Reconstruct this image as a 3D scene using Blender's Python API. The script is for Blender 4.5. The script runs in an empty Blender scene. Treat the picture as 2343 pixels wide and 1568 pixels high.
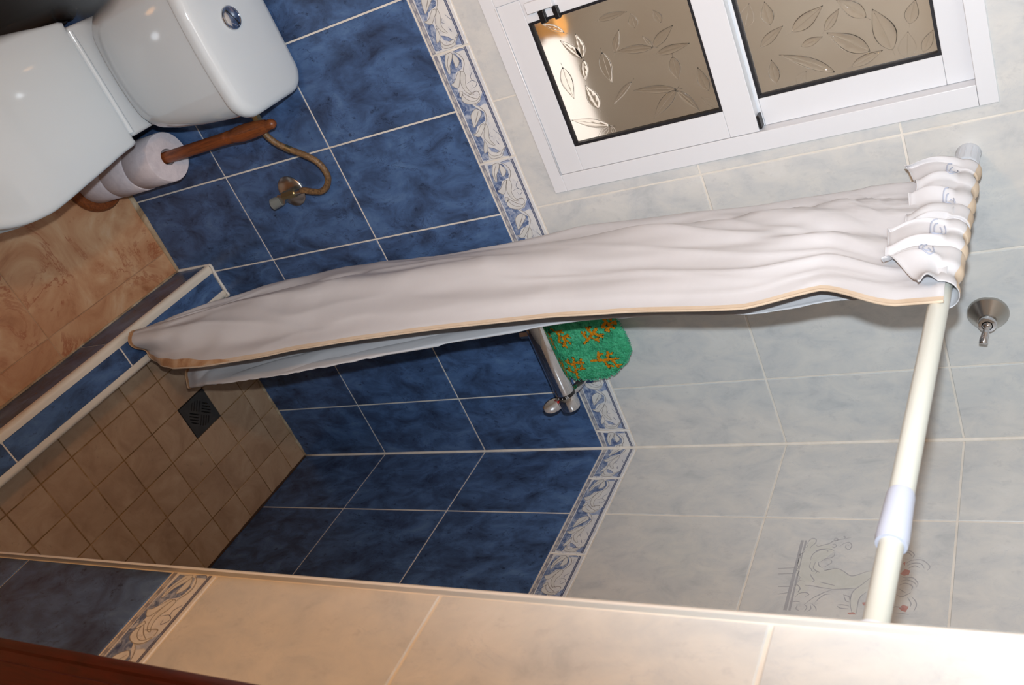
import bpy, bmesh, math, random
from mathutils import Vector, Matrix, noise

random.seed(7)
C = bpy.context.scene.collection
SC = bpy.context.scene
PI = math.pi

# ---------------------------------------------------------------- camera
CAM = Vector((-1.30103, -1.53823, 2.13329))
IR = Vector((0.37787, 0.40974, 0.83025))      # image right in the room
ID = Vector((0.81321, -0.57556, -0.08607))    # image down
FW = Vector((0.4426, 0.7077, -0.5507))        # view direction
cam_d = bpy.data.cameras.new('camera')
cam = bpy.data.objects.new('camera', cam_d); C.objects.link(cam)
cam.matrix_world = Matrix(((IR.x, -ID.x, -FW.x, CAM.x), (IR.y, -ID.y, -FW.y, CAM.y), (IR.z, -ID.z, -FW.z, CAM.z), (0, 0, 0, 1)))
cam_d.sensor_fit = 'HORIZONTAL'; cam_d.sensor_width = 36.0
cam_d.lens = 2061.58 / 2343 * 36.0
cam_d.clip_start = 0.02
cam_d.dof.use_dof = True
cam_d.dof.focus_distance = 1.75
cam_d.dof.aperture_fstop = 9.0
SC.camera = cam

# ---------------------------------------------------------------- world, lights, exposure
SC.view_settings.view_transform = 'Standard'
SC.view_settings.look = 'None'
SC.view_settings.exposure = 0.0
SC.view_settings.gamma = 1.0
SC.view_settings.use_curve_mapping = False
w = bpy.data.worlds.new('world'); SC.world = w; w.use_nodes = True
w.node_tree.nodes['Background'].inputs[0].default_value = (1.0, 0.86, 0.70, 1)
w.node_tree.nodes['Background'].inputs[1].default_value = 0.010

# camera flash: sits beside the lens, its beam reaches the right/upper part of the view
fl = bpy.data.lights.new('camera_flash', 'SPOT')
fl.energy = 95.0; fl.color = (0.88, 0.975, 1.06)
fl.shadow_soft_size = 0.016
fl.spot_size = math.radians(145.69); fl.spot_blend = 0.599
flo = bpy.data.objects.new('camera_flash', fl); C.objects.link(flo)
fz = -(IR * 0.9416 - ID * 0.2532 + FW).normalized()
fx_ = IR * math.cos(-0.0745) + ID * math.sin(-0.0745)
fx_ = (fx_ - fz * fx_.dot(fz)).normalized(); fy_ = fz.cross(fx_)
fp_ = CAM - ID * 0.10
flo.matrix_world = Matrix(((fx_.x, fy_.x, fz.x, fp_.x), (fx_.y, fy_.y, fz.y, fp_.y), (fx_.z, fy_.z, fz.z, fp_.z), (0, 0, 0, 1))) @ Matrix.Diagonal((1.9494, 0.4067, 1.0, 1.0))

# warm mirror lamp over the basin, left of the view
wl = bpy.data.lights.new('mirror_lamp', 'POINT')
wl.energy = 12.5; wl.color = (1.0, 0.47, 0.13); wl.shadow_soft_size = 0.04
wlo = bpy.data.objects.new('mirror_lamp', wl); C.objects.link(wlo)
wlo.location = (-1.60, -1.12, 1.50)

# added fill light outside the window, brightens sill and shaft behind the panes
ol = bpy.data.lights.new('shaft_fill', 'POINT')
ol.energy = 58; ol.color = (0.92, 0.97, 1.0); ol.shadow_soft_size = 0.08
olo = bpy.data.objects.new('shaft_fill', ol); C.objects.link(olo)
olo.location = (-1.00, 0.10, 2.12)

yl = bpy.data.lights.new('shaft_fill_low', 'POINT')  # second added fill, hidden below the sill, lifts the shaft wall behind the lower pane
yl.energy = 6.5; yl.color = (1.0, 0.93, 0.84); yl.shadow_soft_size = 0.08
ylo = bpy.data.objects.new('shaft_fill_low', yl); C.objects.link(ylo)
ylo.location = (-0.95, 0.50, 0.75)

# ---------------------------------------------------------------- helpers
def lin(c):
    return tuple(((x / 12.92) if x <= 0.04045 else ((x + 0.055) / 1.055) ** 2.4) for x in (v / 255.0 for v in c))

def mesh_of(bm, name):
    me = bpy.data.meshes.new(name); bm.to_mesh(me); bm.free(); return me

def obj(name, src, mat=None, parent=None, smooth=False, kind=None, label=None):
    me = src if isinstance(src, bpy.types.Mesh) else mesh_of(src, name)
    mats = mat if isinstance(mat, (list, tuple)) else ([mat] if mat else [])
    if not me.materials:
        for m in mats: me.materials.append(m)
    if smooth:
        for p in me.polygons: p.use_smooth = True
    o = bpy.data.objects.new(name, me); C.objects.link(o)
    if parent: o.parent = parent
    if kind: o['kind'] = kind
    if label: o['label'] = label
    return o

def smooth_angle(o, deg=40):
    me = o.data
    for p in me.polygons: p.use_smooth = True
    bm = bmesh.new(); bm.from_mesh(me)
    for e in bm.edges:
        if len(e.link_faces) == 2 and e.calc_face_angle(0) > math.radians(deg): e.smooth = False
    bm.to_mesh(me); bm.free(); return o

def empty(name, loc, label=None, cat=None, group=None, kind=None):
    o = bpy.data.objects.new(name, None); C.objects.link(o); o.location = loc
    o.empty_display_size = 0.05
    return tag(o, label, cat, group, kind)

def tag(o, label=None, cat=None, group=None, kind=None):
    if label: o['label'] = label
    if cat: o['category'] = cat
    if group: o['group'] = group
    if kind: o['kind'] = kind
    return o

def box(bm, lo, hi, bev=0.0, seg=2):
    r = bmesh.ops.create_cube(bm, size=1.0)
    lo = Vector(lo); hi = Vector(hi); c = (lo + hi) / 2; s = hi - lo
    for v in r['verts']: v.co = Vector((v.co.x * s.x, v.co.y * s.y, v.co.z * s.z)) + c
    if bev > 0:
        es = list({e for v in r['verts'] for e in v.link_edges})
        bmesh.ops.bevel(bm, geom=es, offset=bev, segments=seg, affect='EDGES', profile=0.5)
    return bm

def newbox(lo, hi, bev=0.0, seg=2): return box(bmesh.new(), lo, hi, bev, seg)

def tube(bm, pts, rad, n=12, cap=True):
    pts = [Vector(p) for p in pts]; m = len(pts)
    rs = rad if isinstance(rad, (list, tuple)) else [rad] * m
    t0 = (pts[1] - pts[0]).normalized()
    up = Vector((0, 0, 1)) if abs(t0.z) < 0.9 else Vector((1, 0, 0))
    nrm = t0.cross(up).normalized(); rings = []
    for i in range(m):
        t = (pts[min(i + 1, m - 1)] - pts[max(i - 1, 0)])
        if t.length < 1e-9: t = t0
        t.normalize()
        nrm = (nrm - t * nrm.dot(t)).normalized(); b = t.cross(nrm)
        rings.append([bm.verts.new(pts[i] + (nrm * math.cos(2 * PI * k / n) + b * math.sin(2 * PI * k / n)) * rs[i]) for k in range(n)])
    for i in range(m - 1):
        for k in range(n):
            bm.faces.new((rings[i][k], rings[i][(k + 1) % n], rings[i + 1][(k + 1) % n], rings[i + 1][k]))
    if cap:
        bm.faces.new(rings[0][::-1]); bm.faces.new(rings[-1])
    return bm

def newtube(pts, rad, n=12, cap=True):
    bm = tube(bmesh.new(), pts, rad, n, cap); bmesh.ops.recalc_face_normals(bm, faces=bm.faces); return bm

def lathe(prof, n=32, axis='z', bm=None):
    """prof: (radius, height) pairs from bottom to top"""
    bm = bm or bmesh.new(); rings = []
    for r, h in prof:
        ring = []
        for k in range(n):
            a = 2 * PI * k / n; p = (r * math.cos(a), r * math.sin(a), h)
            if axis == 'x': p = (p[2], p[0], p[1])
            if axis == '-y': p = (p[0], -p[2], p[1])
            ring.append(bm.verts.new(p))
        rings.append(ring)
    for i in range(len(rings) - 1):
        for k in range(n): bm.faces.new((rings[i][k], rings[i][(k + 1) % n], rings[i + 1][(k + 1) % n], rings[i + 1][k]))
    if prof[0][0] > 1e-6: bm.faces.new(rings[0][::-1])
    if prof[-1][0] > 1e-6: bm.faces.new(rings[-1])
    bmesh.ops.remove_doubles(bm, verts=bm.verts, dist=1e-6)
    bmesh.ops.recalc_face_normals(bm, faces=bm.faces)
    return bm

def catmull(pts, n):
    pts = [Vector(p) for p in pts]; out = []
    P = [pts[0] * 2 - pts[1]] + pts + [pts[-1] * 2 - pts[-2]]
    for i in range(1, len(P) - 2):
        for k in range(n):
            t = k / n; a, b, c, d = P[i - 1], P[i], P[i + 1], P[i + 2]
            out.append(0.5 * ((2 * b) + (c - a) * t + (2 * a - 5 * b + 4 * c - d) * t * t + (3 * b - a - 3 * c + d) * t ** 3))
    out.append(pts[-1]); return out

def lerp_table(tab, x):
    """tab: rows (key, v1, v2, ...) with descending keys"""
    if x >= tab[0][0]: return tab[0][1:]
    for a, b in zip(tab, tab[1:]):
        if x >= b[0]:
            t = (a[0] - x) / (a[0] - b[0]); t = t * t * (3 - 2 * t) * 0.5 + t * 0.5
            return tuple(p + (q - p) * t for p, q in zip(a[1:], b[1:]))
    return tab[-1][1:]

def flat_poly(bm, pts, n, mi=0):
    """pts (u,v) polygon at height n"""
    vs = [bm.verts.new((p[0], p[1], n)) for p in pts]
    f = bm.faces.new(vs); f.material_index = mi
    f.normal_update()
    if f.normal.z < 0: f.normal_flip()
    return f

def flat_line(bm, pts, wid, n, mi=0, sub=4, taper=True):
    p = catmull([(a[0], a[1], 0) for a in pts], sub) if len(pts) > 2 else [Vector((a[0], a[1], 0)) for a in pts]
    L = []; R = []; m = len(p)
    for i in range(m):
        t = p[min(i + 1, m - 1)] - p[max(i - 1, 0)]
        if t.length < 1e-9: t = Vector((1, 0, 0))
        t.normalize(); s = Vector((-t.y, t.x, 0))
        w_ = wid * (0.35 + 0.65 * math.sin(PI * (i + 0.5) / m)) if taper else wid
        L.append(bm.verts.new((p[i].x + s.x * w_ / 2, p[i].y + s.y * w_ / 2, n)))
        R.append(bm.verts.new((p[i].x - s.x * w_ / 2, p[i].y - s.y * w_ / 2, n)))
    for i in range(m - 1):
        f = bm.faces.new((R[i], R[i + 1], L[i + 1], L[i])); f.material_index = mi

def frame(o, origin, u, v):
    u = Vector(u); v = Vector(v); n = u.cross(v); q = Vector(origin)
    o.matrix_local = Matrix(((u.x, v.x, n.x, q.x), (u.y, v.y, n.y, q.y), (u.z, v.z, n.z, q.z), (0, 0, 0, 1)))
    return o

# ---------------------------------------------------------------- materials
def M(name, col, rough=0.5, metal=0.0, spec=0.5, coat=0.0, **kw):
    m = bpy.data.materials.new(name); m.use_nodes = True
    b = m.node_tree.nodes['Principled BSDF']
    b.inputs['Base Color'].default_value = (*lin(col), 1)
    b.inputs['Roughness'].default_value = rough; b.inputs['Metallic'].default_value = metal
    b.inputs['Specular IOR Level'].default_value = spec
    if coat: b.inputs['Coat Weight'].default_value = coat; b.inputs['Coat Roughness'].default_value = 0.06
    for k, v in kw.items(): b.inputs[k].default_value = v
    return m

def mottled(name, stops, scale=6.0, detail=6.0, rough=0.3, stretch=(1, 1, 1), veins=None, vscale=3.0, bump=0.0, bscale=60.0, spec=0.5, distort=1.0, rand=True, spots=None):
    """noise ramp colour with optional thin veins and dark speckles, shifted per piece"""
    m = bpy.data.materials.new(name); m.use_nodes = True
    nt = m.node_tree; N = nt.nodes; Lk = nt.links; b = N['Principled BSDF']
    b.inputs['Roughness'].default_value = rough; b.inputs['Specular IOR Level'].default_value = spec
    tc = N.new('ShaderNodeTexCoord'); mp = N.new('ShaderNodeMapping'); mp.inputs['Scale'].default_value = stretch
    Lk.new(tc.outputs['Object'], mp.inputs['Vector'])
    vec = mp.outputs['Vector']
    if rand:
        oi = N.new('ShaderNodeObjectInfo'); ml = N.new('ShaderNodeMath'); ml.operation = 'MULTIPLY'; ml.inputs[1].default_value = 23.0
        Lk.new(oi.outputs['Random'], ml.inputs[0])
        ad = N.new('ShaderNodeVectorMath'); ad.operation = 'ADD'; Lk.new(vec, ad.inputs[0]); Lk.new(ml.outputs[0], ad.inputs[1]); vec = ad.outputs[0]
    n1 = N.new('ShaderNodeTexNoise'); n1.inputs['Scale'].default_value = scale; n1.inputs['Detail'].default_value = detail
    n1.inputs['Roughness'].default_value = 0.62; n1.inputs['Distortion'].default_value = distort
    Lk.new(vec, n1.inputs['Vector'])
    cr = N.new('ShaderNodeValToRGB'); el = cr.color_ramp.elements
    while len(el) < len(stops): el.new(0.5)
    for e, (p, c) in zip(el, stops): e.position = p; e.color = (*lin(c), 1)
    Lk.new(n1.outputs['Fac'], cr.inputs[0]); out = cr.outputs[0]
    def mixin(fac_out, col, out):
        mx = N.new('ShaderNodeMix'); mx.data_type = 'RGBA'
        Lk.new(fac_out, mx.inputs['Factor']); Lk.new(out, mx.inputs['A']); mx.inputs['B'].default_value = (*lin(col), 1)
        return mx.outputs['Result']
    if veins:
        col, wid, strength = veins
        n2 = N.new('ShaderNodeTexNoise'); n2.inputs['Scale'].default_value = vscale; n2.inputs['Detail'].default_value = 8
        n2.inputs['Roughness'].default_value = 0.65; n2.inputs['Distortion'].default_value = 1.6; Lk.new(vec, n2.inputs['Vector'])
        s = N.new('ShaderNodeMath'); s.operation = 'SUBTRACT'; s.inputs[1].default_value = 0.5; Lk.new(n2.outputs['Fac'], s.inputs[0])
        a = N.new('ShaderNodeMath'); a.operation = 'ABSOLUTE'; Lk.new(s.outputs[0], a.inputs[0])
        mr = N.new('ShaderNodeMapRange'); mr.inputs['From Min'].default_value = 0; mr.inputs['From Max'].default_value = wid
        mr.inputs['To Min'].default_value = strength; mr.inputs['To Max'].default_value = 0; Lk.new(a.outputs[0], mr.inputs['Value'])
        n3 = N.new('ShaderNodeTexNoise'); n3.inputs['Scale'].default_value = vscale * 1.3; Lk.new(vec, n3.inputs['Vector'])
        mk = N.new('ShaderNodeMapRange'); mk.inputs['From Min'].default_value = 0.48; mk.inputs['From Max'].default_value = 0.62; Lk.new(n3.outputs['Fac'], mk.inputs['Value'])
        mu = N.new('ShaderNodeMath'); mu.operation = 'MULTIPLY'; Lk.new(mr.outputs[0], mu.inputs[0]); Lk.new(mk.outputs[0], mu.inputs[1])
        out = mixin(mu.outputs[0], col, out)
    if spots:
        col, sc_, lo, strength = spots
        n4 = N.new('ShaderNodeTexNoise'); n4.inputs['Scale'].default_value = sc_; n4.inputs['Detail'].default_value = 5; n4.inputs['Roughness'].default_value = 0.7
        Lk.new(vec, n4.inputs['Vector'])
        mr4 = N.new('ShaderNodeMapRange'); mr4.inputs['From Min'].default_value = lo; mr4.inputs['From Max'].default_value = lo + 0.12; mr4.inputs['To Max'].default_value = strength
        Lk.new(n4.outputs['Fac'], mr4.inputs['Value'])
        out = mixin(mr4.outputs[0], col, out)
    Lk.new(out, b.inputs['Base Color'])
    if bump:
        n5 = N.new('ShaderNodeTexNoise'); n5.inputs['Scale'].default_value = bscale; n5.inputs['Detail'].default_value = 4; Lk.new(vec, n5.inputs['Vector'])
        bp = N.new('ShaderNodeBump'); bp.inputs['Strength'].default_value = bump; bp.inputs['Distance'].default_value = 0.002
        Lk.new(n5.outputs['Fac'], bp.inputs['Height']); Lk.new(bp.outputs[0], b.inputs['Normal'])
    return m

BLUE = mottled('blue_glazed_tile', [(0.28, (46, 56, 78)), (0.45, (62, 83, 118)), (0.58, (75, 102, 144)), (0.75, (92, 121, 162))], scale=13, detail=9, rough=0.27, stretch=(1.5, 0.8, 1), spots=((30, 36, 52), 46.0, 0.59, 0.7), veins=((34, 40, 58), 0.012, 0.6), vscale=12, distort=0.5, spec=0.2)
GRAY = mottled('pale_grey_glazed_tile', [(0.25, (176, 180, 182)), (0.43, (194, 196, 196)), (0.58, (203, 203, 200)), (0.8, (210, 210, 208))], scale=14, detail=8, rough=0.24, stretch=(1.5, 0.9, 1), veins=((176, 181, 188), 0.010, 0.5), vscale=13, spots=((178, 180, 182), 30.0, 0.57, 0.5), distort=0.5)
BORDER = mottled('white_marbled_border', [(0.3, (200, 203, 208)), (0.6, (216, 216, 214))], scale=22, rough=0.3, veins=((150, 156, 176), 0.025, 0.6), vscale=26)
GROUT = mottled('white_grout', [(0.3, (206, 200, 190)), (0.7, (226, 221, 212))], scale=14, rough=0.85, rand=False, bump=0.3)
GROUT_OLD = mottled('stained_grout', [(0.3, (120, 92, 62)), (0.55, (176, 156, 128)), (0.75, (205, 196, 180))], scale=16, rough=0.9, rand=False, bump=0.5)
M_OLD = M('dark_mould', (60, 40, 26), 0.9)
P_BLUE = mottled('print_slate_blue', [(0.3, (62, 80, 122)), (0.47, (104, 124, 160)), (0.68, (184, 192, 206))], scale=75, rough=0.3)
P_WHITE = mottled('print_warm_white', [(0.3, (198, 199, 197)), (0.7, (216, 216, 213))], scale=30, rough=0.3)
P_GREY = M('print_grey_line', (142, 138, 134), 0.3)
P_DARK = M('print_dark_blue', (60, 74, 112), 0.3)
P_TIP = mottled('print_leaf_blue', [(0.3, (98, 118, 160)), (0.7, (180, 191, 210))], scale=50, rough=0.3)
P_OVAL = M('print_oval_grey', (176, 175, 176), 0.3)
P_RIM = M('print_rim_grey', (132, 134, 146), 0.3)
O_LINE = M('print_faint_grey', (164, 165, 168), 0.3)
O_BODY = mottled('print_faint_olive', [(0.3, (190, 192, 186)), (0.7, (202, 203, 199))], scale=25, rough=0.3)
O_RED = mottled('print_faint_red', [(0.3, (176, 128, 122)), (0.7, (190, 156, 150))], scale=60, rough=0.3)
TRIM = M('white_ceramic_trim', (226, 224, 218), 0.3, coat=0.3)
CREAM = M('cream_ceramic_trim', (222, 214, 200), 0.32, coat=0.2)
FLOOR = mottled('salmon_marble_floor', [(0.25, (150, 96, 62)), (0.42, (188, 138, 100)), (0.58, (202, 160, 122)), (0.78, (212, 184, 152))], scale=5, rough=0.36, veins=((150, 72, 36), 0.022, 0.75), vscale=5, spots=((160, 84, 46), 20.0, 0.62, 0.6), distort=2.2)
SHFLOOR = mottled('beige_stoneware', [(0.25, (150, 118, 92)), (0.5, (172, 142, 114)), (0.8, (190, 164, 136))], scale=10, rough=0.6, spots=((120, 100, 84), 60.0, 0.62, 0.6), bump=0.25, bscale=90)
SHGROUT = mottled('brown_grout', [(0.3, (96, 74, 50)), (0.55, (142, 108, 70)), (0.75, (190, 160, 122))], scale=12, rough=0.9, rand=False)
PORC = M('white_porcelain', (193, 202, 208), 0.03)
LIDM = M('white_seat_plastic', (200, 211, 218), 0.05)
CHROME = M('chrome', (205, 205, 208), 0.07, metal=1.0)
STEEL = M('worn_chrome', (184, 181, 175), 0.27, metal=1.0)
BRASS = M('pale_brass', (196, 182, 140), 0.3, metal=1.0)
BLACK = M('black_plastic', (16, 16, 18), 0.4)
RUBBER = M('black_rubber_gasket', (18, 18, 24), 0.5)
ALU = M('white_lacquered_aluminium', (214, 216, 220), 0.34, coat=0.15)
ALUS = M('beige_shadowed_lacquer', (205, 196, 186), 0.5)
PAPER = mottled('toilet_paper', [(0.3, (198, 190, 196)), (0.7, (216, 208, 212))], scale=40, rough=0.95, rand=False, bump=0.3, bscale=200)
WOOD = mottled('oiled_pine', [(0.25, (84, 40, 16)), (0.5, (126, 66, 30)), (0.75, (150, 86, 42))], scale=22, rough=0.42, stretch=(9, 9, 0.5), rand=False, veins=((70, 32, 14), 0.05, 0.6), vscale=16)
JAMB = mottled('dark_red_varnished_wood', [(0.25, (40, 10, 6)), (0.5, (70, 22, 14)), (0.8, (88, 30, 20))], scale=16, rough=0.3, stretch=(8, 8, 0.6), rand=False)
HOSE = mottled('braided_bronze_hose', [(0.35, (78, 58, 38)), (0.6, (126, 98, 66))], scale=180, rough=0.4, rand=False, bump=0.6, bscale=400)
DRAINM = mottled('dark_grey_metal_grate', [(0.3, (52, 50, 48)), (0.7, (66, 63, 60))], scale=30, rough=0.5, rand=False)
DARK = M('drain_void', (14, 12, 11), 0.8)
RODM = M('ivory_enamel_rod', (198, 199, 190), 0.28, coat=0.3)
CAPM = M('grey_white_plastic_cap', (200, 206, 214), 0.35)
COLLAR = M('cool_white_plastic_collar', (184, 190, 206), 0.4)
CLOTH = mottled('white_curtain_fabric', [(0.3, (197, 197, 200)), (0.7, (205, 205, 208))], scale=3, rough=0.62, rand=False, bump=0.12, bscale=9, spec=0.3)
HEMM = mottled('yellowed_hem', [(0.3, (196, 176, 152)), (0.7, (208, 192, 172))], scale=14, rough=0.8, rand=False)
STAIN = mottled('brown_stained_hem', [(0.3, (150, 104, 66)), (0.5, (190, 154, 118)), (0.75, (212, 192, 170))], scale=12, rough=0.8, rand=False)
CPRINT = M('pale_blue_curtain_print', (174, 181, 199), 0.7)
MITT = mottled('green_terry', [(0.25, (36, 104, 72)), (0.5, (60, 156, 112)), (0.75, (92, 184, 142))], scale=40, rough=0.95, rand=False, bump=1.0, bscale=160, spec=0.1)
MITTD = M('green_terry_pile', (76, 164, 128), 0.95, spec=0.1)
ORANGE = mottled('orange_terry', [(0.3, (168, 100, 18)), (0.7, (206, 136, 28))], scale=60, rough=0.95, rand=False, bump=1.0, bscale=160, spec=0.1)
OLIVE = M('dark_terry_outline', (44, 50, 30), 0.95, spec=0.1)
STRAP = mottled('black_webbing', [(0.3, (4, 4, 5)), (0.7, (9, 9, 10))], scale=60, rough=0.9, rand=False)
PLASTER = M('white_painted_plaster', (214, 206, 196), 0.9)
SHAFT = mottled('beige_shaft_plaster', [(0.3, (150, 132, 114)), (0.7, (168, 156, 142))], scale=3, rough=0.95, rand=False)
FLGROUT = mottled('floor_grout', [(0.3, (150, 108, 78)), (0.7, (196, 164, 132))], scale=10, rough=0.9, rand=False)
HANDLE = M('dull_clear_plastic', (112, 116, 114), 0.2)
SILLM = M('pale_stone_sill', (216, 204, 194), 0.8)
OCHRE = M('ochre_clay', (196, 138, 66), 0.8)
RED = M('red_dot', (200, 30, 24), 0.4)
WHITEINK = M('white_ink', (226, 226, 226), 0.5)

def glass_mat(name, rough, col, bump=0.0, ior=1.2):
    m = bpy.data.materials.new(name); m.use_nodes = True
    nt = m.node_tree; N = nt.nodes; b = N['Principled BSDF']
    b.inputs['Base Color'].default_value = (*lin(col), 1); b.inputs['Roughness'].default_value = rough
    b.inputs['Transmission Weight'].default_value = 1.0; b.inputs['IOR'].default_value = ior
    b.inputs['Specular IOR Level'].default_value = 0.5
    if bump:
        tc = N.new('ShaderNodeTexCoord'); n = N.new('ShaderNodeTexNoise'); n.inputs['Scale'].default_value = 900; bp = N.new('ShaderNodeBump')
        bp.inputs['Strength'].default_value = bump; bp.inputs['Distance'].default_value = 0.0004
        nt.links.new(tc.outputs['Object'], n.inputs['Vector']); nt.links.new(n.outputs['Fac'], bp.inputs['Height']); nt.links.new(bp.outputs[0], b.inputs['Normal'])
    return m
GLASS = glass_mat('frosted_cast_glass', 0.27, (250, 247, 244), 0.2)
RELIEF = glass_mat('clear_glass_relief', 0.05, (252, 250, 247), ior=1.35)
MOTIF = {'blue':[[(0.015,0.194),(0.162,0.135),(0.262,0.123),(0.358,0.131),(0.441,0.146),(0.553,0.146),(0.681,0.138),(0.804,0.139),(0.975,0.127),(0.982,0.311),(0.915,0.351),(0.831,0.366),(0.768,0.355),(0.728,0.242),(0.67,0.368),(0.64,0.621),(0.564,0.697),(0.515,0.554),(0.47,0.473),(0.459,0.347),(0.432,0.29),(0.378,0.269),(0.321,0.279),(0.274,0.249),(0.187,0.395),(0.166,0.613),(0.102,0.679),(0.03,0.593),(0.02,0.351)]],'white':[[(0.019,0.341),(0.013,0.49),(0.036,0.511),(0.077,0.434),(0.117,0.331),(0.175,0.271),(0.178,0.224),(0.141,0.213),(0.087,0.239)],[(0.027,0.528),(0.062,0.595),(0.103,0.618),(0.137,0.536),(0.144,0.467),(0.102,0.468),(0.062,0.484)],[(0.184,0.541),(0.195,0.618),(0.244,0.609),(0.287,0.541),(0.329,0.526),(0.369,0.564),(0.397,0.631),(0.394,0.554),(0.359,0.46),(0.32,0.422),(0.276,0.423),(0.223,0.473)],[(0.187,0.536),(0.236,0.455),(0.304,0.336),(0.303,0.244),(0.267,0.165),(0.259,0.246),(0.226,0.353),(0.187,0.466)],[(0.37,0.34),(0.415,0.385),(0.448,0.504),(0.452,0.638),(0.424,0.769),(0.454,0.729),(0.475,0.607),(0.472,0.447),(0.444,0.297),(0.408,0.265)],[(0.338,0.313),(0.352,0.377),(0.383,0.321),(0.388,0.255),(0.364,0.266)],[(0.519,0.524),(0.542,0.61),(0.572,0.617),(0.625,0.452),(0.672,0.294),(0.662,0.272),(0.603,0.291),(0.562,0.325),(0.533,0.423)],[(0.662,0.615),(0.715,0.627),(0.771,0.565),(0.815,0.554),(0.867,0.627),(0.852,0.529),(0.807,0.446),(0.767,0.428),(0.7,0.54)],[(0.662,0.569),(0.664,0.471),(0.713,0.334),(0.728,0.242),(0.725,0.162),(0.756,0.252),(0.76,0.342),(0.717,0.471),(0.687,0.558)],[(0.803,0.403),(0.866,0.416),(0.906,0.339),(0.915,0.255),(0.857,0.309)],[(0.908,0.371),(0.951,0.422),(0.962,0.551),(0.956,0.676),(0.924,0.754),(0.897,0.892),(0.948,0.758),(0.979,0.671),(0.983,0.524),(0.977,0.39),(0.945,0.335)]],'tip':[[(0.409,0.836),(0.394,0.912),(0.436,0.902),(0.471,0.88),(0.507,0.877),(0.495,0.79),(0.509,0.655),(0.487,0.569),(0.47,0.708)],[(0.87,0.422),(0.887,0.531),(0.909,0.62),(0.934,0.682),(0.932,0.566),(0.916,0.468)],[(0.927,0.785),(0.905,0.895),(0.957,0.875),(0.986,0.85),(0.979,0.718),(0.959,0.709)],[(0.014,0.57),(0.008,0.786),(0.028,0.85),(0.027,0.736),(0.029,0.617)]],'line':[[(0.015,0.546),(0.044,0.666),(0.089,0.729),(0.133,0.714),(0.175,0.635),(0.195,0.618)],[(0.474,0.514),(0.515,0.646),(0.566,0.718),(0.616,0.698),(0.662,0.615)],[(0.545,0.56),(0.601,0.437),(0.651,0.321)],[(0.033,0.414),(0.092,0.295),(0.159,0.251)],[(0.418,0.777),(0.378,0.739),(0.391,0.488)],[(0.358,0.368),(0.387,0.445),(0.418,0.545),(0.446,0.692)],[(0.928,0.712),(0.939,0.557)]],'crack':[[(0.297,0.57),(0.283,0.728),(0.314,0.824),(0.346,0.711),(0.315,0.684)],[(0.214,0.822),(0.254,0.721),(0.294,0.76)],[(0.747,0.643),(0.772,0.586),(0.793,0.653)],[(0.725,0.742),(0.77,0.824),(0.808,0.914)],[(0.828,0.702),(0.869,0.742),(0.844,0.705)],[(0.096,0.407),(0.131,0.403),(0.152,0.327)],[(0.205,0.205),(0.232,0.261),(0.247,0.192)],[(0.326,0.176),(0.345,0.221),(0.36,0.151)],[(0.467,0.193),(0.497,0.271),(0.52,0.192)],[(0.836,0.145),(0.859,0.235),(0.876,0.163)],[(0.95,0.208),(0.971,0.276),(0.982,0.214)],[(0.091,0.646),(0.141,0.646),(0.147,0.568)],[(0.597,0.561),(0.613,0.657),(0.628,0.566)]],'oval':[(0.029,0.09),(0.085,0.069),(0.191,0.058),(0.286,0.065),(0.389,0.064),(0.494,0.072),(0.592,0.068),(0.683,0.074),(0.787,0.073),(0.884,0.067),(0.956,0.091)]}
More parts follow.
